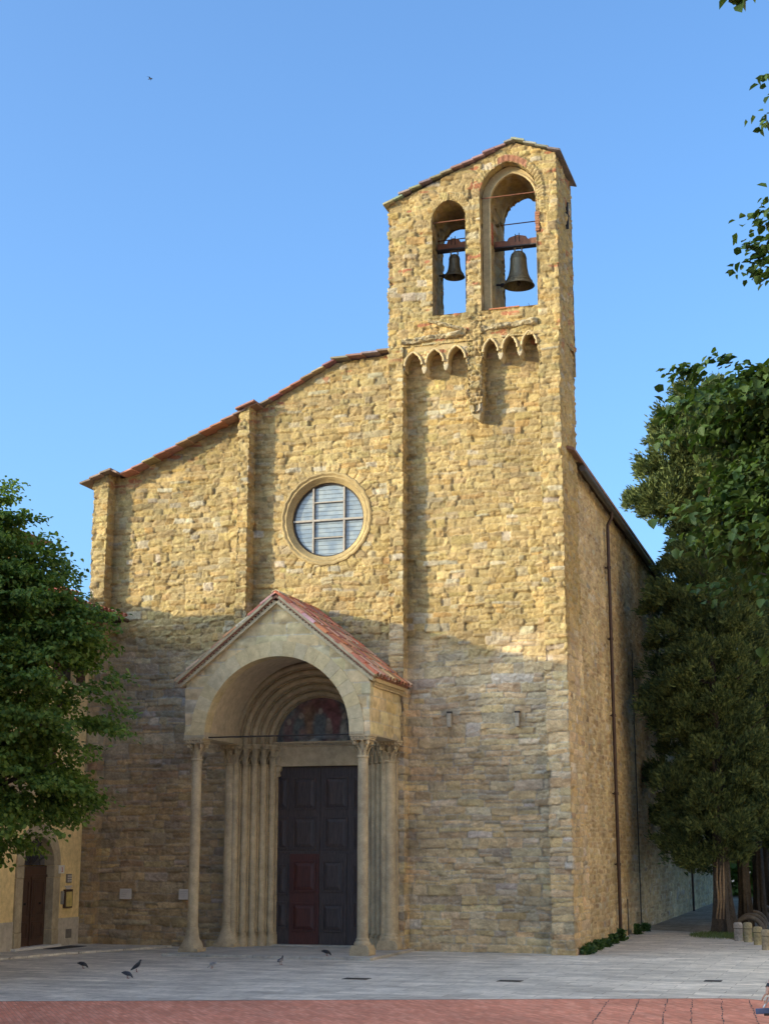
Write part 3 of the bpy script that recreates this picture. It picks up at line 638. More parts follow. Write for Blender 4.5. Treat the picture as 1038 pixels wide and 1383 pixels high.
c = mixc(nt, ramp(nt, n1.outputs[0], [(0.35, (0.15, 0.19, 0.24)), (0.65, (0.27, 0.30, 0.31))]), ramp(nt, n2.outputs[0], [(0.4, (0.92,)*3), (0.6, (1.06,)*3)]), 1.0, 'MULTIPLY')
nt.links.new(c, b.inputs['Base Color']); b.inputs['Roughness'].default_value = 0.16; b.inputs['Specular IOR Level'].default_value = 0.6
bn = N(nt, 'ShaderNodeBump', i_Strength=0.25, i_Distance=0.01); nt.links.new(n2.outputs[0], bn.inputs['Height']); nt.links.new(bn.outputs[0], b.inputs['Normal'])
M['glass'] = m
mb = MB(); mb.add([(oc[0] + 0.985*math.cos(2*math.pi*j/n), 0.70, oc[1] + 0.985*math.sin(2*math.pi*j/n)) for j in range(n)], [tuple(range(n))]); g = mb.build('pane', 'glass'); keep(g, church); g.parent = win
mb = MB()
for dx in (-0.42, 0.44):
    L = math.sqrt(0.97**2 - dx*dx); mb.box((oc[0]+dx-0.022, 0.62, oc[1]-L), (oc[0]+dx+0.022, 0.68, oc[1]+L))
mb.box((oc[0]-0.97, 0.615, oc[1]-0.03), (oc[0]+0.97, 0.66, oc[1]+0.022))
mb.box((oc[0]-0.4, 0.63, oc[1]+0.47), (oc[0]+0.42, 0.67, oc[1]+0.5)); mb.box((oc[0]-0.4, 0.63, oc[1]-0.49), (oc[0]+0.42, 0.67, oc[1]-0.46))
o = mb.build('glazing_bars', mat_plain('pale_window_bar', (0.30, 0.26, 0.22), 0.6)); keep(o, church); o.parent = win
mb = MB(); mb.tube([(oc[0] + 0.975*math.cos(2*math.pi*j/n), 0.66, oc[1] + 0.975*math.sin(2*math.pi*j/n)) for j in range(n+1)], 0.022, 6, caps=False)
o = mb.build('window_frame', 'iron'); keep(o, church); o.parent = win
mb = MB()
for dz in np.arange(-0.9, 0.95, 0.115):
    L = math.sqrt(0.97**2 - dz*dz); mb.box((oc[0]-L, 0.688, oc[1]+dz-0.0025), (oc[0]+L, 0.698, oc[1]+dz+0.0025))
o = mb.build('lead_lines', mat_plain('window_lead', (0.09, 0.10, 0.11), 0.6)); keep(o, church); o.parent = win
# ------------------------------------------------------------------ PORCH
PX0, PX1, PY = -8.92, -4.17, -2.5
ZS, ZE, ZA = 4.97, 6.24, 8.14; PCX = -6.53
ASH = [((0.61, 0.485, 0.275), 5), ((0.63, 0.51, 0.30), 4), ((0.58, 0.455, 0.26), 3), ((0.56, 0.47, 0.31), 1.5), ((0.50, 0.43, 0.32), 0.4), ((0.61, 0.46, 0.235), 1.5)]
lay_p = Courses(37, -2, 20, 4, 9, (0.26, 0.36), (0.35, 0.9), ASH, 0.0, 0.004, 1.0, 0.05)
lay_p.z = 4.97 + np.arange(len(lay_p.z))*0.3
def gable(x): return ZE + (ZA-ZE)*np.clip(1 - np.abs(x-PCX)/((PX1-PX0)/2), 0, 1)
def porch_fn(S, Z, X, Y, G):
    h, c_, m_ = lay_p.ev(S, Z, 0.008, 0.003, 0.0015, 0.004, 0.002, (0.52, 0.45, 0.34), 0.008); return h, c_
def sd_arch(x, z): return np.where(z < ZS + 0.06, np.abs(x-PCX) - 2.16, np.hypot(x-PCX, z-ZS-0.06) - 2.16)
porch = C(sheet([(PX0, 0.40), (PX0, PY), (PX1, PY), (PX1, -0.02)], ZS, lambda x, y: float(gable(x)), 0.03, 0.03, porch_fn, [('porch', 0, 2)], 'ashlar', None, holes=[({1}, sd_arch)])[0])
def PP(o): keep(o, church); o.parent = porch; return o
mb = MB(); nv = 21
for i in range(nv):
    a0 = math.pi*i/nv; a1 = math.pi*(i+1)/nv - 0.0018; q = random.uniform(0.94, 1.05); cc = random.choice([(0.62, 0.495, 0.285), (0.60, 0.475, 0.27), (0.63, 0.515, 0.315), (0.58, 0.475, 0.30)])
    P2 = [(PCX + r*math.cos(a), ZS + 0.06 + r*math.sin(a)) for r, a in [(1.835, a0), (2.2, a0), (2.2, (a0+a1)/2), (2.2, a1), (1.835, a1), (1.835, (a0+a1)/2)]]
    mb.prism(P2, [], lambda u, v: (u, PY - 0.006 - 0.0015*(i % 2), v), (0, 0.40, 0), tuple(c_*q for c_ in cc))
for sx in (-1, 1): mb.box((PCX + sx*2.2 if sx < 0 else PCX + 1.835, PY-0.004, ZS-0.0), (PCX - 1.835 if sx < 0 else PCX + 2.2, PY+0.38, ZS+0.058), (0.47, 0.39, 0.26))
PP(mb.build('arch_ring', 'ashlar', bevel=0.002))
# barrel vault and side beams
mb = MB(); n = 40; prof = []
for y in (PY+0.38, -0.25):
    prof.append([(PCX + 1.93*math.cos(math.pi*j/n), y, ZS + 0.1 + 1.93*math.sin(math.pi*j/n)) for j in range(n+1)])
vs = prof[0] + prof[1]; mb.add(vs, [(j, j+1, n+2+j, n+1+j) for j in range(n)])
PP(mb.build('vault', 'plaster', smooth=60))
mb = MB()
for a, b2 in ((PX0+0.02, -8.36), (-4.70, PX1-0.02)): mb.box((a, PY+0.02, ZS-0.02), (b2, -0.1, ZS+0.14), (0.48, 0.4, 0.28))
PP(mb.build('side_beam', 'ashlar', bevel=0.006))
# raking cornice with dentils, side cornice
mb = MB()
for sx in (-1, 1):
    xe = PX0 - 0.07 if sx < 0 else PX1 + 0.07; a = Vector((xe, 0, ZE - 0.03)); b2 = Vector((PCX, 0, ZA + 0.03)); d = (b2-a); L = d.length; d.normalize(); nn = Vector((-d.z, 0, d.x)) * (1 if sx < 0 else -1)
    if nn.z < 0: nn = -nn
    for off, hh, pr in ((0.01, 0.035, 0.09), (0.14, 0.033, 0.17)):
        c_ = (a+b2)/2 + nn*off; c_.y = PY - pr/2 + 0.1; mb.obox(c_, d*(L/2), Vector((0, pr/2+0.1, 0)), nn*hh, (0.5, 0.41, 0.27))
    k = 30
    for i in range(k):
        c_ = a + d*(L*(i+0.5)/k) + nn*0.078; c_.y = PY - 0.03; mb.obox(c_, d*(L/k*0.29), Vector((0, 0.075, 0)), nn*0.030, (0.5, 0.42, 0.28))
mb.box((PX1-0.05, PY+0.12, ZE-0.16), (PX1+0.05, -0.02, ZE-0.12), (0.5, 0.38, 0.22)); mb.box((PX1-0.05, PY+0.12, ZE-0.05), (PX1+0.10, -0.02, ZE+0.03), (0.5, 0.38, 0.22))
for i in range(24):
    y = PY + 0.16 + i*0.098; mb.box((PX1-0.05, y, ZE-0.117), (PX1+0.06, y+0.05, ZE-0.055), (0.5, 0.38, 0.22))
PP(mb.build('cornice', 'ashlar', bevel=0.005))
# roof deck and barrel tiles
mb = MB(); mb.prism([(PX0-0.1, ZE+0.03), (PCX, ZA+0.13), (PX1+0.1, ZE+0.03), (PX1+0.1, ZE+0.1), (PCX, ZA+0.2), (PX0-0.1, ZE+0.1)], [], lambda u, v: (u, PY-0.13, v), (0, 2.9, 0), (0.3, 0.15, 0.1)); PP(mb.build('roof_deck', 'tile'))
mb = MB()
def barrel(mb, a, d, up, r0, r1, L, col, cup=1):
    sd = d.cross(up).normalized(); vs = []
    for t, r in ((0, r0), (1, r1)):
        for j in range(7):
            th = math.pi*j/6; p = a + d*(L*t)
            vs.append(p + sd*(r*math.cos(th)) + up*(cup*r*0.75*math.sin(th)))
        for j in range(7):
            th = math.pi*j/6; p = a + d*(L*t)
            vs.append(p + sd*((r-0.014)*math.cos(th)) + up*(cup*(r-0.018)*0.75*math.sin(th)))
    fs = [(j, j+1, 14+j+1, 14+j) for j in range(6)] + [(7+j+1, 7+j, 21+j, 21+j+1) for j in range(6)]
    fs += [(j+1, j, 7+j, 7+j+1) for j in range(6)] + [(14+j, 14+j+1, 21+j+1, 21+j) for j in range(6)]
    mb.add(vs, fs, col)
TC = [(0.62, 0.25, 0.13), (0.55, 0.20, 0.11), (0.66, 0.33, 0.20), (0.46, 0.18, 0.11), (0.68, 0.46, 0.33), (0.40, 0.23, 0.16)]
def tile_slope(mb, eave, ridge, y0, y1, step, zup, L=0.42):
    a = Vector((eave[0], 0, eave[1])); b2 = Vector((ridge[0], 0, ridge[1])); d = b2-a; tot = d.length; d.normalize(); up = Vector((-d.z, 0, d.x))
    if up.z < 0: up = -up
    nr = int(math.ceil(tot/(L*0.82)))
    ny = int((y1-y0)/step)
    for i in range(ny+1):
        for k in range(nr):
            t = tot*k/nr; y = y0 + i*step + random.uniform(-.012, .012); col = tuple(c_*random.uniform(0.8, 1.2) for c_ in random.choice(TC))
            barrel(mb, a + d*(t - 0.04) + Vector((0, y, 0)) + up*(zup + 0.02 + random.uniform(0, .012)), (d + up*(-0.02) + Vector((0, random.uniform(-.03, .03), 0))).normalized(), up, 0.105, 0.085, L*random.uniform(0.95, 1.05), col)
            if i < ny:
                barrel(mb, a + d*(t - 0.06) + Vector((0, y + step/2, 0)) + up*(zup + 0.055), (d + up*(-0.02)).normalized(), up, 0.075, 0.085, L, tuple(c_*random.uniform(0.7, 1.0) for c_ in random.choice(TC)), -1)
tile_slope(mb, (PX1+0.13, ZE+0.08), (PCX, ZA+0.2), PY-0.08, 0.28, 0.25, 0.01, 0.5); tile_slope(mb, (PX0-0.13, ZE+0.08), (PCX, ZA+0.2), PY-0.08, 0.28, 0.25, 0.01, 0.5)
for k in range(8): barrel(mb, Vector((PCX, PY-0.16+k*0.36, ZA+0.24)), Vector((0, 1, 0.01)), Vector((0, 0, 1)), 0.1, 0.085, 0.42, tuple(c_*random.uniform(0.8, 1.2) for c_ in random.choice(TC)))
PP(mb.build('roof_tiles', 'tile', smooth=50))
mb = MB(); mb.prism([(PX1+0.1, ZE+0.12), (PCX-0.2, ZA+0.36), (PCX-0.2, ZA+0.3), (PX1+0.1, ZE+0.04)], [], lambda u, v: (u, 0.22, v), (0, 0.12, 0), (0.1, 0.09, 0.09)); PP(mb.build('lead_flashing', 'gutter'))

# columns
def leaf_ring(mb, c, r, z, h, n, out, ph=0.0, w=0.5):
    c = Vector((c[0], c[1], 0))
    for i in range(n):
        a = 2*math.pi*(i+ph)/n; d = Vector((math.cos(a), math.sin(a), 0)); s_ = Vector((-math.sin(a), math.cos(a), 0)); hw = math.pi*r/n*w*2
        P = []
        for t, o_, ww in ((0, 0.0, 0.9), (0.4, 0.012, 1.0), (0.75, out*0.5, 0.85), (1.0, out, 0.5), (0.92, out*1.25, 0.3)):
            p = Vector(c) + d*(r + o_) + Vector((0, 0, z + h*t)); P += [p - s_*hw*ww, p + d*0.012, p + s_*hw*ww]
        fs = []
        for k in range(4):
            for q in range(2): fs.append((k*3+q, k*3+q+1, (k+1)*3+q+1, (k+1)*3+q))
        mb.add(P, fs)
def capital(mb, c, rb, z0, z1, wa):
    c = (c[0], c[1], 0)
    H = z1-z0; mb.lathe([(rb*1.15, 0), (rb*1.22, 0.02), (rb*1.15, 0.045), (rb*0.9, 0.06), (rb*0.82, H*0.45), (rb*0.9, H*0.68), (rb*1.4, H*0.78)], (c[0], c[1], z0), 18)
    leaf_ring(mb, c, rb*0.98, z0+0.05, H*0.40, 7, 0.11, 0.0, 0.38); leaf_ring(mb, c, rb*1.0, z0+H*0.33, H*0.42, 7, 0.16, 0.5, 0.38)
    for sx in (-1, 1):
        for sy in (-1, 1):
            x, y = c[0]+sx*rb*1.35, c[1]+sy*rb*1.35; mb.obox((x, y, z0+H*0.66), (0.03, 0.03*sx*sy, 0), (-0.02, 0.02*sx*sy, 0), (0, 0, 0.045))
    mb.box((c[0]-wa*0.9, c[1]-wa*0.9, z0+H*0.76), (c[0]+wa*0.9, c[1]+wa*0.9, z0+H*0.80))
    for i in range(6):
        t = -wa*0.85 + wa*1.7*(i+0.5)/6
        for p in ((c[0]+t, c[1]-wa*0.9), (c[0]+t, c[1]+wa*0.9), (c[0]-wa*0.9, c[1]+t), (c[0]+wa*0.9, c[1]+t)): mb.lathe([(0.0, 0), (wa*0.1, H*0.03), (wa*0.1, H*0.09), (0.0, H*0.115)], (p[0], p[1], z0+H*0.8), 6)
    mb.box((c[0]-wa*0.86, c[1]-wa*0.86, z0+H*0.8), (c[0]+wa*0.86, c[1]+wa*0.86, z0+H*0.92))
    mb.box((c[0]-wa, c[1]-wa, z0+H*0.915), (c[0]+wa, c[1]+wa, z1))
def column(x, y, r, z0=0.0, worn=False):
    mb = MB(); mb.lathe([(r*1.06, 0.36), (r*1.02, 0.42), (r, 1.2), (r*0.985, 2.6), (r*0.93, 4.44)], (x, y, z0), 24)
    sh = PP(mb.build('column', 'carved', smooth=50))
    mb = MB()
    if worn:
        mb.lathe([(r*2.3, 0), (r*2.35, 0.1), (r*1.9, 0.2), (r*1.5, 0.3), (r*1.25, 0.42), (r*1.1, 0.56)], (x, y, z0), 12, jit=0.10); mb.box((x-r*2.0, y-r*2.0, z0-0.02), (x+r*2.0, y+r*2.0, z0+0.08))
    else:
        mb.prism([(x-r*1.9, z0), (x+r*1.9, z0), (x+r*1.9, z0+0.13), (x+r*1.5, z0+0.22), (x-r*1.5, z0+0.22), (x-r*1.9, z0+0.13)], [], lambda u, v: (u, y-r*1.9, v), (0, r*3.8, 0))
        mb.lathe([(r*1.55, 0.2), (r*1.6, 0.25), (r*1.4, 0.3), (r*1.2, 0.31), (r*1.25, 0.345), (r*1.1, 0.38)], (x, y, z0), 20)
    b_ = mb.build('column_base', 'carved', smooth=40, bevel=0.012); keep(b_, church); b_.parent = porch
    mb = MB(); capital(mb, (x, y), r*0.94, 4.44, ZS, r*2.05); c_ = mb.build('capital', 'carved', smooth=35); keep(c_, church); c_.parent = porch
column(-8.66, PY+0.27, 0.125, 0.0, True); column(-4.44, PY+0.27, 0.125, 0.0)
column(-8.66, -0.12, 0.14, 0.0, True); column(-4.44, -0.12, 0.14, 0.0)
mb = MB(); mb.tube([(-8.36, PY+0.25, 4.99), (-4.7, PY+0.25, 4.99)], 0.018, 6); PP(mb.build('tie_bar', 'iron'))
mb = MB(); mb.prism([(-9.05, -3.05), (-3.98, -3.05), (-3.98, 0.45), (-9.05, 0.45)], [], lambda u, v: (u, v, 0.0), (0, 0, -0.09)); PP(mb.build('porch_step', 'slab', bevel=0.012))

# ------------------------------------------------------------------ PORTAL inside the porch
orders = [(1.97 - 0.18*k, -0.15 + 0.175*k) for k in range(5)]
orders_a = [(1.97 - 0.165*k, -0.15 + 0.175*k) for k in range(5)]
def roll_profile(extra=0.0, rr=0.085, orders=orders, rin=1.20):
    P = [(2.28 + extra, 0.43), (2.28 + extra, -0.10 - extra), (2.09+extra*0.5, -0.10-extra)]
    for i, (r, y) in enumerate(orders):
        for a in range(-50, -231, -15):
            P.append((r + (rr+extra)*math.cos(R(a)), y + (rr+extra)*math.sin(R(a))))
        P += [(r - 0.062 - extra*0.7, y + 0.085 - extra*0.7), (r - 0.062 - extra*0.7, y + 0.06 - extra*0.7), (r - 0.10 - extra*0.7, y + 0.05 - extra*0.7), (r - 0.11 - extra*0.7, y + 0.15 - extra*0.7)]
    P += [(rin - extra, orders[-1][1] + 0.13), (rin - extra, 0.80)]; return P
prof = roll_profile()
portal = None
mb = MB(); k = len(prof)
def jambmesh(mb, prof, z0, z1, cap=True):
    k = len(prof)
    for sx in (-1, 1):
        vs = [(PC + sx*r, y, z) for z in (z0, z1) for r, y in prof]; mb.add(vs, [(i, i+1, k+i+1, k+i) for i in range(k-1)])
        if cap: mb.add([(PC+sx*r, y, z1) for r, y in prof] + [(PC+sx*2.28, 0.80, z1)], [tuple(range(k+1))]); mb.add([(PC+sx*r, y, z0) for r, y in prof] + [(PC+sx*2.28, 0.80, z0)], [tuple(range(k+1))])
jambmesh(mb, prof, 0.3, 4.46, False)
portal = C(mb.build('portal', 'carved', smooth=50))
def PO(o): keep(o, church); o.parent = portal; return o
mb = MB(); jambmesh(mb, roll_profile(0.05), -0.02, 0.27); jambmesh(mb, roll_profile(0.025), 0.27, 0.33); PO(mb.build('plinth', 'carved', smooth=50))
mb = MB(); jambmesh(mb, roll_profile(0.035), 4.44, 4.48); jambmesh(mb, roll_profile(0.11), 4.855, 4.88); jambmesh(mb, roll_profile(0.085), 4.88, 4.93); jambmesh(mb, roll_profile(0.12), 4.93, 4.975)
for sx in (-1, 1):
    for i_, (r, y) in enumerate(orders + [(2.2, -0.13), (1.13, 0.62)]):
        cc = (PC + sx*r, y, 0); mb.lathe([(0.085, 4.46), (0.07, 4.5), (0.075, 4.76), (0.13, 4.86)], cc, 12)
        leaf_ring(mb, cc, 0.085, 4.48, 0.20, 6, 0.10, 0.2, 0.36); leaf_ring(mb, cc, 0.09, 4.66, 0.20, 6, 0.14, 0.7, 0.36)
    for t_ in np.linspace(0, 1, 26):
        r = 2.12 + (1.12-2.12)*t_; y = -0.28 + 0.86*t_; mb.lathe([(0.002, 4.875), (0.022, 4.885), (0.024, 4.92), (0.002, 4.935)], (PC + sx*(r-0.05), y-0.05, 0), 6)
PO(mb.build('capital_band', 'carved', smooth=40))
prof = roll_profile(0, 0.075, orders_a, 1.235); k = len(prof)
mb = MB(); n = 48; vs = []
for j in range(n+1):
    a = math.pi*j/n
    for r, y in prof: vs.append((PC + r*math.cos(a), y, ZS + r*math.sin(a)))
mb.add(vs, [(j*k+i, j*k+i+1, (j+1)*k+i+1, (j+1)*k+i) for j in range(n) for i in range(k-1)])
PO(mb.build('archivolt', 'carved', smooth=50))
mb = MB(); mb.box((-7.80, 0.56, 4.43), (-5.30, 0.95, 4.93)); PO(mb.build('lintel', 'carved', bevel=0.01))
mb = MB(); mb.box((-7.78, 0.52, 4.93), (-5.32, 0.95, 4.955)); mb.box((-7.78, 0.50, 5.01), (-5.32, 0.95, 5.05))
for i in range(46): x = -7.75 + i*0.053; mb.obox((x, 0.53, 4.983), (0.014, 0, 0.012), (0, 0.03, 0), (-0.008, 0, 0.024))
PO(mb.build('lintel_cornice', 'carved'))
mb = MB()
for sx in (-1, 1):
    x = PC + sx*1.21; mb.prism([(x, 4.43), (x - sx*0.17, 4.43), (x - sx*0.17, 4.34), (x - sx*0.10, 4.28), (x - sx*0.13, 4.2), (x - sx*0.05, 4.13), (x, 4.08)], [], lambda u, v: (u, 0.58, v), (0, 0.3, 0))
PO(mb.build('corbel', 'carved', bevel=0.015))
# faded lunette painting: only broad blurred areas of colour
nx, nz = 120, 64; xs = np.linspace(-1.28, 1.28, nx); zs = np.linspace(0, 1.28, nz); XX, ZZ = np.meshgrid(xs, zs)
c_ = np.zeros(XX.shape + (3,)) + np.array([0.075, 0.085, 0.08])
def blob(cx, cz, rx, rz, col, soft=0.35, amt=1.0):
    global c_
    d = np.hypot((XX-cx)/rx, (ZZ-cz)/rz) + 0.25*fbm(XX*7, ZZ*7, 3, 3); k_ = sstep(1+soft, 1-soft, d)[..., None]*amt; c_ = c_*(1-k_) + np.array(col)*k_
blob(-0.1, 0.55, 0.62, 0.75, (0.13, 0.035, 0.025)); blob(-0.3, 0.5, 0.28, 0.5, (0.15, 0.075, 0.03)); blob(0.25, 0.7, 0.3, 0.5, (0.13, 0.03, 0.03))
blob(-0.85, 0.35, 0.2, 0.4, (0.10, 0.05, 0.045)); blob(-0.6, 0.35, 0.17, 0.42, (0.06, 0.075, 0.075)); blob(0.75, 0.35, 0.22, 0.42, (0.035, 0.045, 0.05))
blob(-0.02, 0.45, 0.2, 0.42, (0.07, 0.085, 0.09)); blob(0.22, 0.32, 0.1, 0.26, (0.17, 0.12, 0.085)); blob(0.62, 0.3, 0.1, 0.28, (0.2, 0.18, 0.14)); blob(-0.5, 0.2, 0.12, 0.24, (0.12, 0.06, 0.045))
for cx, cz in ((-0.02, 0.86), (0.2, 0.58), (0.63, 0.72), (-0.55, 0.76), (-0.88, 0.6)): blob(cx, cz, 0.065, 0.085, (0.20, 0.15, 0.11), 0.25)
blob(-0.3, 0.02, 0.42, 0.14, (0.24, 0.23, 0.19), 0.3); blob(0.5, 0.02, 0.16, 0.1, (0.2, 0.19, 0.16), 0.3); blob(0, 0.2, 0.9, 0.05, (0.12, 0.14, 0.15), 0.4, 0.5)
c_ = (c_*1.7 + 0.03)*(0.9 + 0.6*fbm(XX*9, ZZ*9, 12, 4)[..., None]); c_ = c_*0.75 + 0.25*c_.mean(-1, keepdims=True)
I = np.arange(nx*nz).reshape(nz, nx); keepm = (np.hypot(XX, ZZ) < 1.28); q = np.stack([I[:-1, :-1], I[:-1, 1:], I[1:, 1:], I[1:, :-1]], -1); q = q[keepm[:-1, :-1] | keepm[1:, 1:]]
PO(raw_mesh('lunette_painting', np.stack([XX+PC, 0*XX+0.72, ZZ+4.97], -1).reshape(-1, 3), q, mat_plain('faded_fresco', (0, 0, 0), 0.85, var=0.2, scale=14, bump=0.1, attr=True), None, c_.clip(0.01, 0.5).reshape(-1, 3)))
# great door
DY = 0.72
def panel(mb, x0, x1, z0, z1, y, proud=0.03):
    f = 0.045
    for d_, (a, b2, c0, c1) in ((0, (x0, x1, z0, z0+f)), (0, (x0, x1, z1-f, z1)), (0, (x0, x0+f, z0+f, z1-f)), (0, (x1-f, x1, z0+f, z1-f))): mb.box((a, y-proud, c0), (b2, y+0.02, c1))
    g = 0.09
    vs = [(x0+f, y-0.002, z0+f), (x1-f, y-0.002, z0+f), (x1-f, y-0.002, z1-f), (x0+f, y-0.002, z1-f), (x0+f+g, y-0.026, z0+f+g), (x1-f-g, y-0.026, z0+f+g), (x1-f-g, y-0.026, z1-f-g), (x0+f+g, y-0.026, z1-f-g)]
    mb.add(vs, [(0, 1, 5, 4), (1, 2, 6, 5), (2, 3, 7, 6), (3, 0, 4, 7), (4, 5, 6, 7)])
DX = -6.55
for nm, x0, x1 in (('door_leaf', DX-1.24, DX-0.004), ('door_leaf', DX+0.004, DX+1.24)):
    mb = MB(); mb.box((x0, DY, 0.0), (x1, DY+0.09, 4.43)); sx = -1 if x1 < DX else 1
    wide = (0.12, 0.74); nar = (0.87, 1.15)
    for z0, z1 in ((0.42, 1.06), (1.22, 1.98), (2.35, 3.16), (3.34, 4.16)):
        for a, b2 in ((nar,) if z1 < 2.2 else (wide, nar)):
            xa, xb = sorted((DX+sx*a, DX+sx*b2)); panel(mb, xa, xb, z0, z1, DY)
    mb.box((x0, DY-0.02, 2.24), (x1, DY+0.01, 2.3))
    PO(mb.build(nm, 'door_dark', bevel=0.004))
for i, (x0, x1, mt) in enumerate(((DX-0.80, DX-0.01, 'door_red'), (DX+0.0, DX+0.72, 'door_dark'))):
    mb = MB(); mb.box((x0, DY-0.035, 0.02), (x1, DY-0.001, 2.24)); panel(mb, x0+0.08, x1-0.08, 0.34, 1.04, DY-0.035); panel(mb, x0+0.08, x1-0.08, 1.3, 2.08, DY-0.035)
    o = PO(mb.build('wicket_door', mt, bevel=0.004))
    o['label'] = 'dark red-brown panelled wicket door' if i == 0 else 'near-black panelled wicket door'
mb = MB(); mb.box((-7.8, 0.81, -0.05), (-5.3, 0.95, 6.3)); PO(mb.build('portal_backing', 'carved'))
mb = MB(); mb.box((-7.78, 0.45, -0.02), (-5.32, 0.8, 0.03)); PO(mb.build('threshold', 'slab'))

# ------------------------------------------------------------------ BELLS and tie rods
def bell(name, c, rad, h, label, xl, xr):
    root = empty(name, (c[0], c[1], c[2]), label, 'bell', 'bells in the bell gable'); x, y, z = c
    pr = [(1.0, 0), (0.985, 0.02), (0.93, 0.05), (0.86, 0.1), (0.74, 0.2), (0.63, 0.33), (0.56, 0.5), (0.53, 0.68), (0.51, 0.8), (0.46, 0.9), (0.34, 0.96), (0.15, 1.0), (0.02, 1.0)]
    inn = [(0.93, 0.0), (0.8, 0.1), (0.66, 0.22), (0.55, 0.36), (0.49, 0.55), (0.44, 0.8), (0.02, 0.9)]
    mb = MB(); n = 32; P = [(r*rad, zz*h) for r, zz in pr]; Q = [(r*rad, zz*h) for r, zz in inn]
    for prof_ in (P, Q):
        vs = [(x + r*math.cos(2*math.pi*j/n), y + r*math.sin(2*math.pi*j/n), z+zz) for r, zz in prof_ for j in range(n)]
        mb.add(vs, [(i*n+j, i*n+(j+1) % n, (i+1)*n+(j+1) % n, (i+1)*n+j) for i in range(len(prof_)-1) for j in range(n)])
    a = [(x + P[0][0]*math.cos(2*math.pi*j/n), y + P[0][0]*math.sin(2*math.pi*j/n), z) for j in range(n)] + [(x + Q[0][0]*math.cos(2*math.pi*j/n), y + Q[0][0]*math.sin(2*math.pi*j/n), z) for j in range(n)]
    mb.add(a, [(j, (j+1) % n, n+(j+1) % n, n+j) for j in range(n)])
    for zz, e in ((0.12, 0.012), (0.2, 0.006), (0.78, 0.008), (0.84, 0.006)):
        r = np.interp(zz, [p[1] for p in pr[::1]], [p[0] for p in pr])*rad + e*0.3; mb.tube([(x + r*math.cos(2*math.pi*j/24), y + r*math.sin(2*math.pi*j/24), z+zz*h) for j in range(25)], e, 6, caps=False)
    keep(mb.build('bell_body', 'bronze', smooth=50), root)
    mb = MB(); mb.tube([(x, y, z+h*0.7), (x, y, z+h*0.1)], 0.022, 8); mb.lathe([(0.01, -0.06), (0.05, -0.02), (0.055, 0.03), (0.02, 0.08)], (x, y, z+h*0.06), 12); keep(mb.build('clapper', 'iron', smooth=50), root)
    mb = MB(); t = z+h
    for dx in (-0.05, 0.05): mb.tube([(x+dx*2.0, y, t-0.02), (x+dx*1.8, y, t+0.08), (x+dx*0.8, y, t+0.15)], 0.022, 8)
    mb.box((x-0.13, y-0.03, t+0.10), (x+0.13, y+0.03, t+0.15)); keep(mb.build('crown', mat_plain('pale_iron', (0.3, 0.27, 0.23), 0.5, 0.5), smooth=40), root)
    mb = MB(); s_ = rad*0.9; zb = t + 0.14
    prof_ = [(xl, zb), (xr, zb), (xr, zb+0.17), (x+s_*0.95, zb+0.17), (x+s_*0.75, zb+0.15), (x+s_*0.62, zb+0.24), (x+s_*0.35, zb+0.27), (x, zb+0.30), (x-s_*0.35, zb+0.27), (x-s_*0.62, zb+0.24), (x-s_*0.75, zb+0.15), (x-s_*0.95, zb+0.17), (xl, zb+0.17)]
    mb.prism(prof_, [], lambda u, v: (u, y-0.09, v), (0, 0.18, 0)); hs = mb.build('headstock', mat_plain('red_brown_headstock', (0.20, 0.085, 0.05), 0.7, 0.1, var=0.3), bevel=0.01); keep(hs, root)
    mb = MB()
    mb.box((xl-0.1, y-0.12, zb-0.035), (xr+0.1, y+0.12, zb-0.002)); mb.tube([(x-0.05, y-0.1, zb+0.32), (x-0.05, y-0.1, zb+0.1)], 0.012, 6); mb.tube([(x+0.05, y-0.1, zb+0.34), (x+0.05, y-0.1, zb+0.1)], 0.012, 6)
    keep(mb.build('strap', 'iron'), root)
    mb = MB(); mb.tube([(x-rad*1.0, y+0.15, z+0.12), (xl-0.02, y+0.15, z+0.16)], 0.03, 8); mb.lathe([(0.01, -.05), (0.06, -.04), (0.06, .04), (0.01, .05)], (x-rad*1.12, y+0.15, z+0.13), 10); keep(mb.build('hammer', 'iron'), root)
    return root
bell('bell', (-1.20, 1.0, 16.93), 0.42, 0.98, 'larger weathered bronze bell in the tall right opening of the bell gable', -1.82, -0.5)
bell('bell', (-2.97, 1.05, 17.40), 0.285, 0.66, 'smaller dark bronze bell in the lower left opening of the bell gable', -3.42, -2.4)
mb = MB()
for x0, x1, y, z in ((-3.35, -2.35, 0.12, 18.62), (-3.55, -2.35, 1.3, 18.6), (-2.0, -0.45, 0.12, 19.14), (-1.85, -0.5, 1.8, 19.06)): mb.tube([(x0, y, z), (x1, y, z)], 0.015, 6)
C(mb.build('tie_rods', 'rust'))
mb = MB(); mb.tube([(-1.0, 1.2, 16.5), (-0.92, 1.2, 16.28), (-0.8, 1.2, 16.25), (-0.68, 1.2, 16.35), (-0.62, 1.2, 16.6)], 0.006, 5); C(mb.build('bell_cable', 'iron'))
# ledges and put-log holes of the facade: two short pale uprights
mb = MB()
for x, z, h in ((-3.05, 5.65, 0.34), (-1.33, 5.62, 0.33)): mb.box((x-0.055, 0.33, z-h), (x+0.055, 0.43, z), (0.5, 0.43, 0.32)); mb.box((x-0.07, 0.36, z), (x+0.07, 0.43, z+0.05), (0.08, 0.07, 0.06))
C(mb.build('putlog_stone', 'slabstone', bevel=0.01))

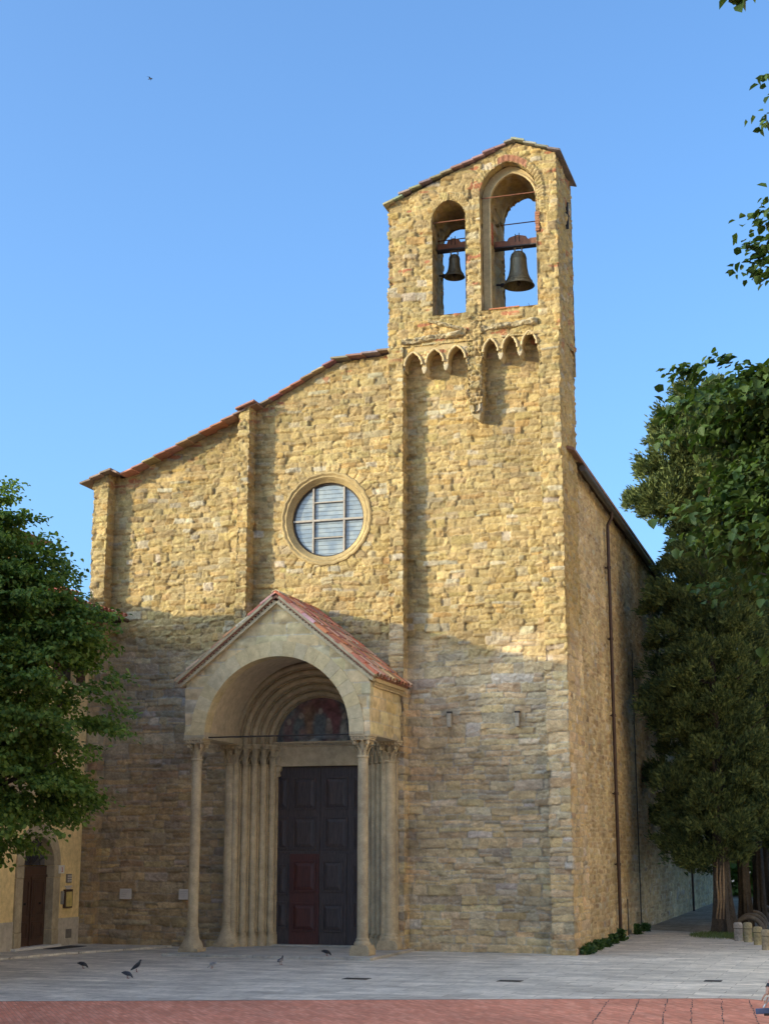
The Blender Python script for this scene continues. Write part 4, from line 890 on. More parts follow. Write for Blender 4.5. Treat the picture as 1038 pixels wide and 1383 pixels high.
# ------------------------------------------------------------------ YELLOW HOUSE and its neighbour down the left side
HX = -12.86; HY0, HY1 = -3.95, -0.06
house = empty('house', (HX-3, -2, 0), 'yellow plastered house with arched brown door joined to the left corner of the church', 'house')
def HH(o): return keep(o, house)
def arc_pts(yc, hw, z0, zs, n=10): return [(yc-hw, z0), (yc+hw, z0)] + [(yc + hw*math.cos(math.pi*i/n), zs + hw*0.95*math.sin(math.pi*i/n)) for i in range(n+1)]
YC = -2.22
mb = MB(); opening = [(YC-0.74, GZ), (YC+0.74, GZ)] + [(YC + 0.74*math.cos(math.pi*i/12), 1.96 + 0.72*math.sin(math.pi*i/12)) for i in range(13)]
outer = [(HY0, GZ-0.05), (YC-0.74, GZ-0.05)] + [(YC-0.74, 1.96)] + [(YC - 0.74*math.cos(math.pi*i/12), 1.96 + 0.72*math.sin(math.pi*i/12)) for i in range(1, 13)] + [(YC+0.74, GZ-0.05), (HY1, GZ-0.05), (HY1, 8.45), (HY0, 8.45)]
wins = [[(-1.55, 6.6), (-0.75, 6.6), (-0.75, 7.95), (-1.55, 7.95)], [(-3.45, 6.6), (-2.65, 6.6), (-2.65, 7.95), (-3.45, 7.95)], [(-2.9, 4.3), (-2.1, 4.3), (-2.1, 5.75), (-2.9, 5.75)]]
mb.prism(outer, wins, lambda u, v: (HX, u, v), (-0.35, 0, 0)); HH(mb.build('wall', 'yellow'))
mb = MB(); mb.box((HX-9, HY0, GZ-0.05), (HX-0.352, HY1, 8.4)); HH(mb.build('rear_block', 'yellow'))
mb = MB(); mb.box((HX, HY0, GZ-0.05), (HX+0.02, YC-1.05, 0.66)); mb.box((HX, YC+1.05, GZ-0.05), (HX+0.02, HY1, 0.66)); HH(mb.build('plinth', 'greyplinth'))
mb = MB(); mb.box((HX, HY0, 3.66), (HX+0.06, HY1, 3.84)); mb.box((HX, HY0, 3.84), (HX+0.11, HY1, 3.90)); HH(mb.build('string_course', 'pietra'))
# door surround
mb = MB()
def ring(i0, i1, r0, r1): return [(YC + r0*math.cos(a), 1.96 + r0*0.97*math.sin(a)) for a in (i0, (i0+i1)/2, i1)] + [(YC + r1*math.cos(a), 1.96 + r1*0.97*math.sin(a)) for a in (i1, (i0+i1)/2, i0)]
for i in range(9): mb.prism(ring(math.pi*i/9, math.pi*(i+1)/9-0.006, 0.722, 1.05), [], lambda u, v: (HX+0.05, u, v), (-0.33, 0, 0))
for sy in (-1, 1):
    a, b2 = sorted((YC+sy*0.74, YC+sy*1.05))
    for z0, z1 in ((GZ, 0.4), (0.406, 1.66), (1.666, 1.955)): a, b2 = (YC+0.722, YC+1.05) if sy > 0 else (YC-1.05, YC-0.722); mb.box((HX-0.28, a, z0), (HX+0.05 + (0.012 if z0 > 1.6 or z0 < 0 else 0), b2, z1))
HH(mb.build('door_surround', 'pietra', bevel=0.008))
mb = MB(); mb.box((HX-0.3, YC-0.73, GZ), (HX-0.16, YC+0.73, 1.95))
for sy in (-1, 1):
    for z0, z1 in ((0.2, 0.62), (0.72, 1.62)):
        a, b2 = sorted((YC+sy*0.10, YC+sy*0.62)); f = 0.05
        mb.box((HX-0.17, a, z0), (HX-0.135, b2, z0+f)); mb.box((HX-0.17, a, z1-f), (HX-0.135, b2, z1)); mb.box((HX-0.17, a, z0+f), (HX-0.135, a+f, z1-f)); mb.box((HX-0.17, b2-f, z0+f), (HX-0.135, b2, z1-f))
        mb.box((HX-0.17, a+f+0.04, z0+f+0.04), (HX-0.145, b2-f-0.04, z1-f-0.04))
mb.box((HX-0.17, YC-0.025, 0.02), (HX-0.12, YC+0.025, 1.7)); mb.box((HX-0.17, YC-0.74, 1.68), (HX-0.13, YC+0.74, 1.74))
dr = HH(mb.build('door', 'brown_wood', bevel=0.005))
mb = MB()
for sy in (-1, 1): mb.lathe([(0.005, -.03), (0.03, -.025), (0.03, .025), (0.005, .03)], (HX-0.1, YC+sy*0.36, 1.05), 10)
o = mb.build('handle', 'iron'); keep(o, house); o.parent = dr
mb = MB(); mb.prism([(YC + 0.74*math.cos(math.pi*i/12), 1.97 + 0.71*math.sin(math.pi*i/12)) for i in range(13)], [], lambda u, v: (HX-0.22, u, v), (-0.03, 0, 0)); HH(mb.build('fanlight', mat_plain('dusty_fanlight_glass', (0.10, 0.10, 0.11), 0.2, var=0.3)))
mb = MB()
for i in range(1, 10):
    a = math.pi*i/10; mb.tube([(HX-0.17, YC, 1.97), (HX-0.17, YC+0.72*math.cos(a), 1.97+0.69*math.sin(a))], 0.012, 5)
mb.tube([(HX-0.17, YC+0.4*math.cos(math.pi*i/12), 1.97+0.38*math.sin(math.pi*i/12)) for i in range(13)], 0.01, 5); HH(mb.build('fanlight_grille', 'iron'))
mb = MB(); mb.box((HX-0.3, YC-1.1, GZ), (HX+0.14, YC+1.1, 0.045)); HH(mb.build('door_sill', 'marble', bevel=0.01))
for wv in wins:
    y0, z0 = wv[0]; y1, z1 = wv[2]; mb = MB()
    mb.box((HX-0.2, y0, z0), (HX-0.15, y1, z1)); wn = HH(mb.build('window', mat_plain('dark_window_glass', (0.02, 0.022, 0.025), 0.1, var=0.2)))
    mb = MB()
    for ya, yb in ((y0-0.42, y0-0.02), (y1+0.02, y1+0.42)):
        mb.box((HX+0.01, ya, z0), (HX+0.05, yb, z1))
        for k in range(16): mb.obox((HX+0.055, (ya+yb)/2, z0+0.06+k*(z1-z0-0.1)/16), (0.012, 0, -0.012), (0, (yb-ya)/2-0.04, 0), (0.012, 0, 0.03))
    o = mb.build('shutter', mat_plain('brown_shutter', (0.07, 0.035, 0.022), 0.6)); keep(o, house); o.parent = wn
    mb = MB(); mb.box((HX-0.15, y0-0.08, z0-0.08), (HX+0.09, y1+0.08, z0)); o = mb.build('window_sill', 'pietra'); keep(o, house); o.parent = wn
# eaves, rafters and tiles
EX, EZ = HX+1.02, 8.30
mb = MB(); mb.prism([(HX-9, 9.55), (HX, 8.42), (EX, EZ-0.0), (EX, EZ+0.06), (HX, 8.50), (HX-9, 9.62)], [], lambda u, v: (u, HY0-0.1, v), (0, HY1-HY0+0.1, 0), (0.3, 0.16, 0.1)); rf = HH(mb.build('roof', 'eavewood'))
mb = MB()
for i in range(9): y = HY0 + 0.15 + i*0.44; mb.obox((HX+0.5, y, 8.31), (0.5, 0, -0.06), (0, 0.04, 0), (0.005, 0, 0.05))
o = mb.build('rafters', 'eavewood'); keep(o, house); o.parent = rf
mb = MB(); tile_slope(mb, (EX+0.03, EZ+0.09), (HX-3.5, 8.98), HY0+0.02, HY1-0.05, 0.22, 0.0); o = mb.build('roof_tiles', 'tile', smooth=50); keep(o, house); o.parent = rf
mb = MB(); mb.tube([(EX+0.07, y, EZ+0.0) for y in np.linspace(HY0, HY1-0.02, 4)], 0.06, 8); o = mb.build('gutter', 'copper', smooth=50); keep(o, house); o.parent = rf
mb = MB(); mb.box((HX-2.2, -1.25, 8.5), (HX-0.35, -0.25, 9.0)); HH(mb.build('attic', 'plaster'))
mb = MB(); tile_slope(mb, (HX-0.2, 9.0), (HX-2.2, 9.14), -1.25, -0.25, 0.22, 0.0); HH(mb.build('attic_tiles', 'tile', smooth=50))
# little things on the house wall
t_ = tag(MB().box((HX+0.002, -1.30, 1.76), (HX+0.075, -1.02, 1.96)).build('house_number', 'marble', bevel=0.004), 'white house number tile at the top right of the arched brown door', 'number plate')
m_red = mat_plain('number_red', (0.45, 0.05, 0.04), 0.5)
mb = MB(); mb.tube([(HX+0.078, -1.17, 1.90), (HX+0.078, -1.14, 1.91), (HX+0.078, -1.14, 1.80)], 0.010, 5); mb.tube([(HX+0.078, -1.17, 1.805), (HX+0.078, -1.11, 1.805)], 0.008, 5); o = mb.build('digit', m_red); o.parent = t_
root = tag(MB().box((HX, -0.90, 0.90), (HX+0.07, -0.52, 1.36)).build('notice_case', 'brown_wood', bevel=0.006), 'brown framed case with yellow notice on the wall right of the arched door', 'notice board')
o = MB().box((HX+0.065, -0.86, 0.94), (HX+0.075, -0.56, 1.30)).build('notice', mat_plain('yellow_paper', (0.62, 0.47, 0.16), 0.5)); o.parent = root
tag(MB().box((HX, -1.03, 1.0), (HX+0.06, -0.95, 1.32)).box((HX+0.06, -1.02, 1.2), (HX+0.07, -0.96, 1.28), (0.1, 0.1, 0.1)).build('doorbell_plate', mat_plain('steel_panel', (0.4, 0.4, 0.4), 0.4, 0.6), bevel=0.004), 'narrow steel doorbell plate left of the yellow notice case', 'doorbell')
root = tag(MB().box((HX, -0.80, 1.52), (HX+0.04, -0.56, 1.74)).build('intercom', mat_plain('grey_intercom', (0.22, 0.21, 0.2), 0.4, 0.3), bevel=0.004), 'small grey intercom above the yellow notice case', 'intercom')
mb = MB()
for i in range(3):
    for j in range(2): mb.box((HX+0.04, -0.77+j*0.11, 1.55+i*0.06), (HX+0.048, -0.69+j*0.11, 1.585+i*0.06))
o = mb.build('button', 'signplate'); o.parent = root
tag(MB().box((HX, -0.84, 1.41), (HX+0.03, -0.5, 1.45)).box((HX+0.01, -0.78, 1.36), (HX+0.022, -0.56, 1.42)).build('letter_slot', 'signplate', bevel=0.004), 'pale letter slot plate between the intercom and the notice case', 'letter slot')
tag(MB().box((HX+0.02, -0.72, 0.16), (HX+0.03, -0.44, 0.38)).build('vent_grate', mat_plain('grey_grate', (0.17, 0.15, 0.13), 0.6)), 'small square vent grate low on the grey plinth beside the church corner', 'vent')
mb = MB(); mb.box((HX+0.3, -2.3, GZ+0.05), (HX+0.75, -0.95, GZ+0.062)); tag(mb.build('door_mat', mat_plain('dark_mat', (0.03, 0.03, 0.033), 0.9, var=0.3, scale=40)), 'dark doormat on the pavement before the arched brown door', 'doormat')

nb = empty('neighbour_house', (HX-3, -16, 0), 'taller ochre house beyond the yellow house at the far left edge behind the tree', 'house')
HZ = 9.55
mb = MB(); wins2 = [[(y, z), (y+0.9, z), (y+0.9, z+1.5), (y, z+1.5)] for y in (-5.35, -8.2, -11.5, -15, -19, -23, -27) for z in (3.95, 6.6)] + [[(y, 1.0), (y+0.9, 1.0), (y+0.9, 2.5), (y, 2.5)] for y in (-5.5, -8.2, -11.5, -15, -19, -23, -27)]
mb.prism([(-62, GZ-0.05), (HY0-0.01, GZ-0.05), (HY0-0.01, HZ), (-62, HZ)], wins2, lambda u, v: (HX+0.02, u, v), (-0.35, 0, 0)); keep(mb.build('wall', 'yellow'), nb)
mb = MB(); mb.box((HX-9, -62, GZ-0.05), (HX-0.33, HY0-0.01, HZ-0.05)); keep(mb.build('rear_block', 'yellow'), nb)
mb = MB(); mb.box((HX+0.02, -62, GZ-0.05), (HX+0.04, HY0-0.02, 0.66)); keep(mb.build('plinth', 'greyplinth'), nb)
for wv in wins2:
    y0, z0 = wv[0]; y1, z1 = wv[2]; mb = MB(); mb.box((HX-0.2, y0, z0), (HX-0.15, y1, z1)); wn = keep(mb.build('window', 'iron'), nb)
    mb = MB()
    for ya, yb in ((y0-0.47, y0-0.02), (y1+0.02, y1+0.47)): mb.box((HX+0.03, ya, z0), (HX+0.07, yb, z1))
    o = mb.build('shutter', mat_plain('brown_shutter', (0.07, 0.035, 0.022), 0.6)); keep(o, nb); o.parent = wn
mb = MB(); mb.prism([(HX-9, 10.0), (HX, 9.66), (EX, 9.60), (EX, 9.68), (HX, 9.74), (HX-9, 10.1)], [], lambda u, v: (u, -62.2, v), (0, HY0+62.15, 0), (0.3, 0.16, 0.1)); keep(mb.build('roof', 'tile'), nb)

# unseen house row added at the right, tall and pale to bounce sunlight
rb = empty('bounce_house', (16, -6, 0), 'unseen pale house row added on the right to bounce sunlight', 'house')
mb = MB(); wn_ = [[(y, z), (y+1.1, z), (y+1.1, z+1.8), (y, z+1.8)] for y in np.arange(-36, 10, 6.2) for z in (1.2, 5.2, 9.2)]
mb.prism([(-40, GZ-0.05), (12, GZ-0.05), (12, 16), (-40, 16)], wn_, lambda u, v: (13.6, u, v), (0.4, 0, 0))
keep(mb.build('wall', mat_stone('pale_bounce_plaster', fine=14, bump=0.1, lo=0.94, hi=1.05, attr=False, col=(0.80, 0.64, 0.42), stain=0.1)), rb)
mb = MB(); mb.box((14.02, -40, GZ-0.05), (22, 12, 15.9)); keep(mb.build('rear_block', 'pietra'), rb)

# ------------------------------------------------------------------ wall plates, grates, pigeons
for x, z, lb in ((-11.72, 1.23, 'pale square sign on the dark stone, nearer the yellow house'), (-10.05, 1.23, 'pale rectangular sign on the stone just left of the porch column')):
    root = tag(MB().box((x-0.16, 0.28, z-0.13), (x+0.16, 0.34, z+0.13)).build('wall_sign', 'signplate', bevel=0.006), lb, 'sign')
    mb = MB()
    for k in range(4): mb.box((x-0.11, 0.276, z+0.07-k*0.045), (x+0.09-0.03*k, 0.279, z+0.076-k*0.045))
    o = mb.build('sign_lines', mat_plain('faded_print', (0.36, 0.31, 0.28), 0.6)); o.parent = root
mg = mat_plain('dark_drain_iron', (0.035, 0.03, 0.028), 0.6, 0.4)
for x, y, wd, lb in ((-2.73, -7.77, 0.5, 'brownish drain cover in the paving before the right porch column'), (0.16, -7.39, 0.45, 'dark drain cover in the paving before the right half of the facade'), (3.77, -6.25, 0.32, 'narrow dark drain slot in the paving near the bollards')):
    mb = MB()
    mb.box((x-wd/2, y-0.16, GZ-0.02), (x+wd/2, y-0.13, GZ+0.006)); mb.box((x-wd/2, y+0.13, GZ-0.02), (x+wd/2, y+0.16, GZ+0.006))
    for k in range(9): xx = x-wd/2 + wd*k/8.6; mb.box((xx, y-0.13, GZ-0.02), (xx+0.02, y+0.13, GZ+0.005))
    mb.box((x-wd/2, y-0.13, GZ-0.02), (x+wd/2, y+0.13, GZ+0.002))
    tag(mb.build('drain_cover', mg), lb, 'drain cover', 'drain covers in the grey paving')

def pigeon(x, y, z, rz, label, body, pose='stand', wingc=None):
    """one continuous body skinned from a spine, legs and wings as parts"""
    root = empty('pigeon', (x, y, z), label, 'pigeon', 'pigeons on the paving'); root.rotation_euler = (0, 0, rz); root.scale = (0.77,)*3
    if pose == 'up': sp = [(-0.17, 0.045, .012), (-0.10, 0.10, .03), (-0.04, 0.145, .056), (0.03, 0.19, .058), (0.06, 0.235, .036), (0.075, 0.27, .024), (0.085, 0.30, .027), (0.105, 0.302, .016)]
    elif pose == 'peck': sp = [(-0.18, 0.14, .012), (-0.11, 0.135, .03), (-0.05, 0.125, .056), (0.02, 0.115, .058), (0.065, 0.095, .036), (0.095, 0.07, .024), (0.11, 0.045, .026), (0.125, 0.03, .014)]
    else: sp = [(-0.19, 0.09, .012), (-0.12, 0.105, .03), (-0.05, 0.12, .056), (0.02, 0.135, .058), (0.06, 0.165, .036), (0.075, 0.20, .024), (0.085, 0.23, .027), (0.107, 0.232, .016)]
    mb = MB(); vs = []; n = 12
    pts = [Vector((a, 0, c_)) for a, c_, _ in sp]
    mb.tube(pts, [r for _, _, r in sp], n); bd = mb.build('body', mat_plain('feathers_'+str(len(bpy.data.materials)), body, 0.7, var=0.25, scale=20, bump=0.1), smooth=80); bd.parent = root
    sm = bd.modifiers.new('sub', 'SUBSURF'); sm.levels = 1; sm.render_levels = 1
    h_ = pts[-1]; d = (pts[-1]-pts[-2]).normalized(); mb = MB(); mb.tube([h_, h_ + d*0.018 + Vector((0, 0, -0.004)), h_ + d*0.028 + Vector((0, 0, -0.008))], [0.008, 0.005, 0.002], 6); o = mb.build('beak', 'iron'); o.parent = root
    for sy in (-1, 1):
        mb = MB(); a, b2 = pts[3], pts[0]; s_ = Vector((0, sy, 0)); mid = (pts[2]+pts[1])/2
        P = [a + s_*0.045 + Vector((0, 0, .03)), a + s_*0.06 + Vector((0, 0, -.02)), mid + s_*0.055 + Vector((0, 0, -.03)), pts[1] + s_*0.035 + Vector((0, 0, -.01)), b2 + s_*0.012 + Vector((.03, 0, .008)), pts[1] + s_*0.02 + Vector((0, 0, .035)), mid + s_*0.04 + Vector((0, 0, .045))]
        mb.add(P + [p + s_*0.012 for p in P], [(0, 1, 2, 3, 4, 5, 6), (13, 12, 11, 10, 9, 8, 7)] + [(i, (i+1) % 7, 7+(i+1) % 7, 7+i) for i in range(7)])
        o = mb.build('wing', mat_plain('wing_feathers_'+str(len(bpy.data.materials)), wingc or tuple(c_*0.7 for c_ in body), 0.7, var=0.3, scale=30)); o.parent = root
        mb = MB(); mb.tube([(-0.01, sy*0.025, 0.085), (-0.015, sy*0.025, 0.05), (0.0, sy*0.025, 0.006)], 0.006, 6)
        for a_ in (-0.5, 0, 0.5): mb.tube([(0, sy*0.025, 0.006), (0.035*math.cos(a_), sy*0.025+0.035*math.sin(a_), 0.004)], 0.004, 5)
        mb.tube([(0, sy*0.025, 0.006), (-0.022, sy*0.025, 0.004)], 0.004, 5)
        o = mb.build('leg', mat_plain('pink_leg_'+str(len(bpy.data.materials)), (0.25, 0.08, 0.07), 0.6)); o.parent = root
pigeon(-8.94, -6.98, GZ, 0.2, 'dark pigeon pecking with head down, leftmost on the paving', (0.035, 0.035, 0.04), 'peck')
pigeon(-7.44, -7.54, GZ, 0.6, 'black pigeon standing upright with head raised', (0.035, 0.037, 0.045), 'up')
pigeon(-6.90, -9.0, GZ, 0.1, 'dark grey-blue pigeon crouching low, nearest the red brick', (0.05, 0.055, 0.075), 'peck')
pigeon(-6.41, -6.18, GZ, 2.9, 'white and grey pigeon on the paving before the porch', (0.5, 0.48, 0.45), 'peck', (0.25, 0.25, 0.26))
pigeon(-5.43, -4.77, GZ, 1.4, 'dark pigeon with pale breast standing by the edge of the porch step', (0.06, 0.065, 0.08), 'stand', (0.2, 0.2, 0.22))
pigeon(-5.12, -2.72, 0.0, 0.1, 'small dark pigeon resting up on the porch step', (0.035, 0.03, 0.03), 'peck')
sw = tag(MB().tube([(-0.10, 0, 0), (-0.03, 0, 0.01), (0.05, 0, 0.01), (0.09, 0, 0)], [0.008, 0.024, 0.024, 0.008], 8).add([(0.03, 0, 0.01), (-0.02, 0, 0.01), (-0.03, 0.1, 0.04), (-0.1, 0.2, 0.03), (0.02, 0.09, 0.045)], [(0, 1, 2, 4), (2, 3, 4)]).add([(0.03, 0, 0.01), (-0.02, 0, 0.01), (-0.03, -0.1, 0.04), (-0.1, -0.2, 0.03), (0.02, -0.09, 0.045)], [(0, 4, 2, 1), (2, 4, 3)]).build('swift', 'iron'), 'tiny dark bird flying high in the blue sky', 'bird')
sw.location = (-18.3, 12.9, 31.9)

# ------------------------------------------------------------------ bollards
def bollard_mesh(mb, hgt, r, capc, col):
    mb.lathe([(r*1.02, 0), (r, 0.02), (r*0.98, hgt*0.66)], (0, 0, 0), 18, col, 0.01)
    mb.lathe([(r*0.94, hgt*0.66), (r*0.94, hgt*0.70)], (0, 0, 0), 18, (0.12, 0.1, 0.07), 0.0)
    mb.lathe([(r*1.03, hgt*0.70), (r*1.06, hgt*0.74), (r*1.04, hgt*0.92), (r*0.8, hgt*0.985), (r*0.3, hgt)], (0, 0, 0), 18, capc, 0.015)
bol = [(3.15, 7.13, 0.50, (0.40, 0.37, 0.33), 'pale grey stone bollard, first to the right of the cypress trunk'), (3.43, 6.75, 0.52, (0.36, 0.32, 0.2), 'mossy stone bollard, second from the cypress trunk'), (3.77, 5.58, 0.47, (0.36, 0.31, 0.18), 'yellow-green mossy stone bollard, third from the cypress trunk'), (4.12, 3.48, 0.50, (0.33, 0.27, 0.18), 'brown stone bollard with pale top at the right edge, nearest the viewer')]
for x, y, h_, col, lb in bol:
    mb = MB(); bollard_mesh(mb, h_, 0.115, tuple(c_*1.15 for c_ in col), col); o = mb.build('bollard', 'bollard', smooth=45); o.location = (x, y, GZ-0.01); tag(o, lb, 'bollard', 'stone bollards by the trees')
for i, (x, y) in enumerate(((3.05, 12.0), (2.98, 14.0), (2.85, 16.5), (2.75, 19.5), (2.65, 23))):
    mb = MB(); mb.tube([(math.cos(a)*0.42, math.sin(a)*0.1, max(0, math.sin(a))*0.42 + 0.0) for a in np.linspace(0, math.pi, 14)], 0.075, 8, (0.2, 0.17, 0.14)); o = mb.build('bed_edging', 'bollard', smooth=60)
    o.location = (x, y, GZ); tag(o, 'low rounded edging hoop in a row along the planting bed behind the bollards', 'edging', 'rounded edging hoops along the bed')

# ------------------------------------------------------------------ PLANTS
def leaf_cloud(name, cen, out, nrm, size, mat, parent=None, shape='heart', label=None):
    """cen (n,3) leaf bases, out (n,3) pointing, nrm (n,3) face normal -> one mesh of small folded leaves"""
    out = out/np.linalg.norm(out, axis=1, keepdims=True); sd = np.cross(out, nrm); sd /= np.linalg.norm(sd, axis=1, keepdims=True)+1e-9; nn = np.cross(sd, out)
    if shape == 'heart': T = [(0, 0, 0), (0.3, 0.46, .16), (0.72, 0.34, .10), (1.05, 0, -.14), (0.72, -0.34, .10), (0.3, -0.46, .16)]; F = [(0, 1, 2, 3), (0, 3, 4, 5)]
    elif shape == 'spray': T = [(0, .05, 0), (0.5, .16, .05), (1.0, .02, -.02), (0.5, -.16, -.05)]; F = [(0, 1, 2, 3)]
    else: T = [(0, .04, 0), (0.6, .03, .0), (1.0, .0, 0), (0.6, -.03, 0)]; F = [(0, 1, 2, 3)]
    T = np.array(T); F = np.array(F); k = len(T); n = len(cen); s_ = size.reshape(-1, 1, 1)
    V = cen[:, None] + s_*(T[None, :, 0:1]*out[:, None] + T[None, :, 1:2]*sd[:, None] + T[None, :, 2:3]*nn[:, None])
    Q = (np.arange(n)[:, None, None]*k + F[None]).reshape(-1, F.shape[1])
    return raw_mesh(name, V.reshape(-1, 3), Q, mat, parent, None, True)

def unit(n, r): v = r.normal(size=(n, 3)); return v/np.linalg.norm(v, axis=1, keepdims=True)

def lime_clusters(lobes, n, r, shell=0.6, clip=None, pad=7, padr=0.38):
    """flat drooping pads of foliage spread over a union of ellipsoid lobes"""
    k = n // pad; vol = np.array([l[3]*l[4]*l[5] for l in lobes])**0.7; pick = r.choice(len(lobes), k, p=vol/vol.sum())
    d = unit(k, r); rad = shell + (1-shell)*r.random(k)**0.5
    L = np.array(lobes)[pick]; P = L[:, :3] + d*L[:, 3:6]*rad[:, None]
    hd = d*np.array([1, 1, 0.2]); hd /= np.linalg.norm(hd, axis=1, keepdims=True)+1e-6; sd = np.cross(hd, (0, 0, 1)); sd /= np.linalg.norm(sd, axis=1, keepdims=True)+1e-6
    P = np.repeat(P, pad, 0); D = np.repeat(d, pad, 0); H_ = np.repeat(hd, pad, 0); S_ = np.repeat(sd, pad, 0)
    a = r.uniform(-1, 0.8, len(P)); b = r.normal(0, 0.55, len(P))*(1-0.4*np.abs(a)); sc = np.repeat(r.uniform(0.7, 1.3, k), pad)*padr
    P = P + H_*(a*sc)[:, None] + S_*(b*sc)[:, None]; P[:, 2] += -0.25*sc*a*np.abs(a) - 0.15*sc*b*b + r.normal(0, .09, len(P))
    ok = np.ones(len(P), bool) if clip is None else clip(P)
    return P[ok], D[ok]

def lime_crown(name, P, d, per, sig, size, r, parent, mat='lime'):
    n = len(P); C_ = np.repeat(P, per, 0); D = np.repeat(d, per, 0)
    hd = D*np.array([1, 1, 0.35]); hd /= np.linalg.norm(hd, axis=1, keepdims=True)+1e-6
    t = r.random(len(C_)); off = hd*((t-0.4)*sig*2.4)[:, None] + r.normal(size=C_.shape)*np.array([sig*.6, sig*.6, sig*.2]); off[:, 2] -= 0.25*sig*t*t*2
    o_ = hd*0.7 + unit(len(C_), r)*0.75; o_[:, 2] -= 0.45
    nr = unit(len(C_), r)*0.65 + np.array([0, 0, 1.0]) + hd*0.35
    return leaf_cloud(name, C_+off, o_, nr, size*r.uniform(0.65, 1.25, len(C_)), mat, parent)

def limbs(mb, base, targets, r0, r, bend=0.5, col=None):
    base = Vector(base)
    for t in targets:
        t = Vector(t); mid = base.lerp(t, 0.5) + Vector((r.normal()*0.15, r.normal()*0.15, bend*0.4))
        mb.tube([base, base.lerp(mid, .5) + Vector((0, 0, .1)), mid, mid.lerp(t, .55), t], [r0, r0*.8, r0*.55, r0*.3, r0*.1], 6)

# left tree in front of the houses
r = np.random.default_rng(41)
tl = empty('lime_tree', (-10.9, -9.6, GZ), 'dense dark green tree in front of the yellow house at the left edge', 'tree')
mb = MB(); mb.tube([(-10.9, -9.6, GZ), (-10.88, -9.6, 0.3), (-10.85, -9.6, 1.5), (-10.8, -9.65, 3), (-10.7, -9.6, 5)], [0.26, 0.2, 0.17, 0.15, 0.11], 12)
limbs(mb, (-10.8, -9.6, 2.6), [(-8.2, -9.8, 4.0), (-8.0, -9.2, 5.6), (-9.2, -10.8, 3.2), (-12, -9.5, 5), (-9.0, -9.0, 7.4), (-10.5, -11.2, 6), (-10, -8.2, 5.5), (-9.9, -9.8, 9)], 0.11, r)
keep(mb.build('trunk', 'bark', smooth=60), tl)
lobes = [(-10.4, -9.8, 5.8, 2.3, 2.4, 2.6), (-8.9, -9.6, 5.1, 1.75, 1.7, 1.35), (-8.9, -9.8, 3.7, 1.35, 1.6, 0.95), (-9.6, -9.6, 7.2, 1.6, 1.8, 1.3), (-10.3, -9.8, 8.5, 1.2, 1.3, 1.2), (-8.5, -9.5, 6.4, 1.05, 1.1, 0.7), (-9.9, -9.8, 3.0, 1.2, 1.5, 0.8), (-11.2, -10, 4.2, 1.4, 1.8, 1.9), (-9.75, -9.7, 8.1, 1.15, 1.2, 0.9)]
lobes = [(a-0.17, b_, c_-0.05, d_*0.86, e_*0.9, f_*0.86) for a, b_, c_, d_, e_, f_ in lobes]
P, d = lime_clusters(lobes, 2300, r, 0.58, lambda P: (P[:, 0] > -12.55) & (P[:, 2] > 2.15))
# spires that break the outline
ex = np.array([(-9.75, -9.8, 9.3), (-9.7, -9.8, 9.65), (-9.3, -9.8, 8.9), (-8.9, -9.7, 8.3), (-8.55, -9.7, 7.7), (-8.3, -9.6, 7.35), (-8.0, -9.6, 6.95), (-7.75, -9.6, 6.4), (-7.4, -9.6, 5.5), (-7.25, -9.6, 5.1), (-7.35, -9.6, 4.65), (-7.7, -9.6, 4.2), (-8.0, -9.6, 3.4), (-8.4, -9.6, 2.9), (-7.55, -9.6, 6.75), (-9.0, -9.6, 2.5)])
P = np.concatenate([P, np.repeat(ex, 3, 0) + r.normal(size=(len(ex)*3, 3))*0.13]); d = np.concatenate([d, np.tile((0.8, -0.1, 0.2), (len(ex)*3, 1)) + 0.3*unit(len(ex)*3, r)])
keep(lime_crown('crown', P, d, 46, 0.22, 0.092, r, None), tl)

# near tree at the right edge
r = np.random.default_rng(43)
tr = empty('lime_tree', (9.4, -20.5, GZ), 'large leaved tree close by, its branches hanging in from the right edge', 'tree')
mb = MB(); mb.tube([(9.4, -20.5, GZ), (9.4, -20.5, 0.4), (9.35, -20.5, 2), (9.2, -20.5, 5), (9.0, -20.5, 8.5)], [0.36, 0.27, 0.23, 0.2, 0.12], 12)
limbs(mb, (9.3, -20.5, 3.6), [(6.2, -20.5, 5.6), (5.9, -19.8, 6.8), (5.9, -21, 5.0), (7, -23, 7)], 0.10, r)
keep(mb.build('trunk', 'bark', smooth=60), tr)
lobes = [(7.6, -20.4, 6.1, 2.15, 1.9, 1.25), (6.7, -20.5, 5.6, 1.35, 1.3, 1.25), (6.6, -20.3, 6.9, 1.25, 1.3, 0.6), (7.5, -20.4, 5.2, 1.4, 1.4, 0.6), (8.8, -20.5, 8.5, 2.0, 2, 2)]
lobes = [(a, b_, c_+0.05, d_, e_, f_) for a, b_, c_, d_, e_, f_ in lobes]
P, d = lime_clusters(lobes, 1500, r, 0.5, lambda P: (P[:, 2] < 7.35) | (P[:, 0] > 6.9))
ex = np.array([(6.10, -20.5, 8.80), (6.25, -20.5, 8.65), (6.02, -20.5, 8.42), (6.25, -20.5, 8.35), (6.15, -20.5, 9.0), (6.3, -20.5, 9.15), (6.12, -20.5, 8.55), (6.34, -20.5, 10.1), (6.40, -20.5, 10.3), (6.38, -20.5, 10.6), (5.15, -20.3, 7.45), (5.3, -20.3, 7.4), (5.6, -20.3, 7.55), (5.1, -20.3, 6.7), (5.0, -20.3, 6.85), (5.35, -20.3, 5.8), (5.5, -20.3, 4.95), (6.35, -20.5, 8.5), (6.4, -20.5, 8.9)])
e2 = np.repeat(ex, 3, 0) + r.normal(size=(len(ex)*3, 3))*0.06
cr = lime_crown('crown', P, d, 34, 0.20, 0.098, r, None, 'lime_near'); keep(cr, tr)
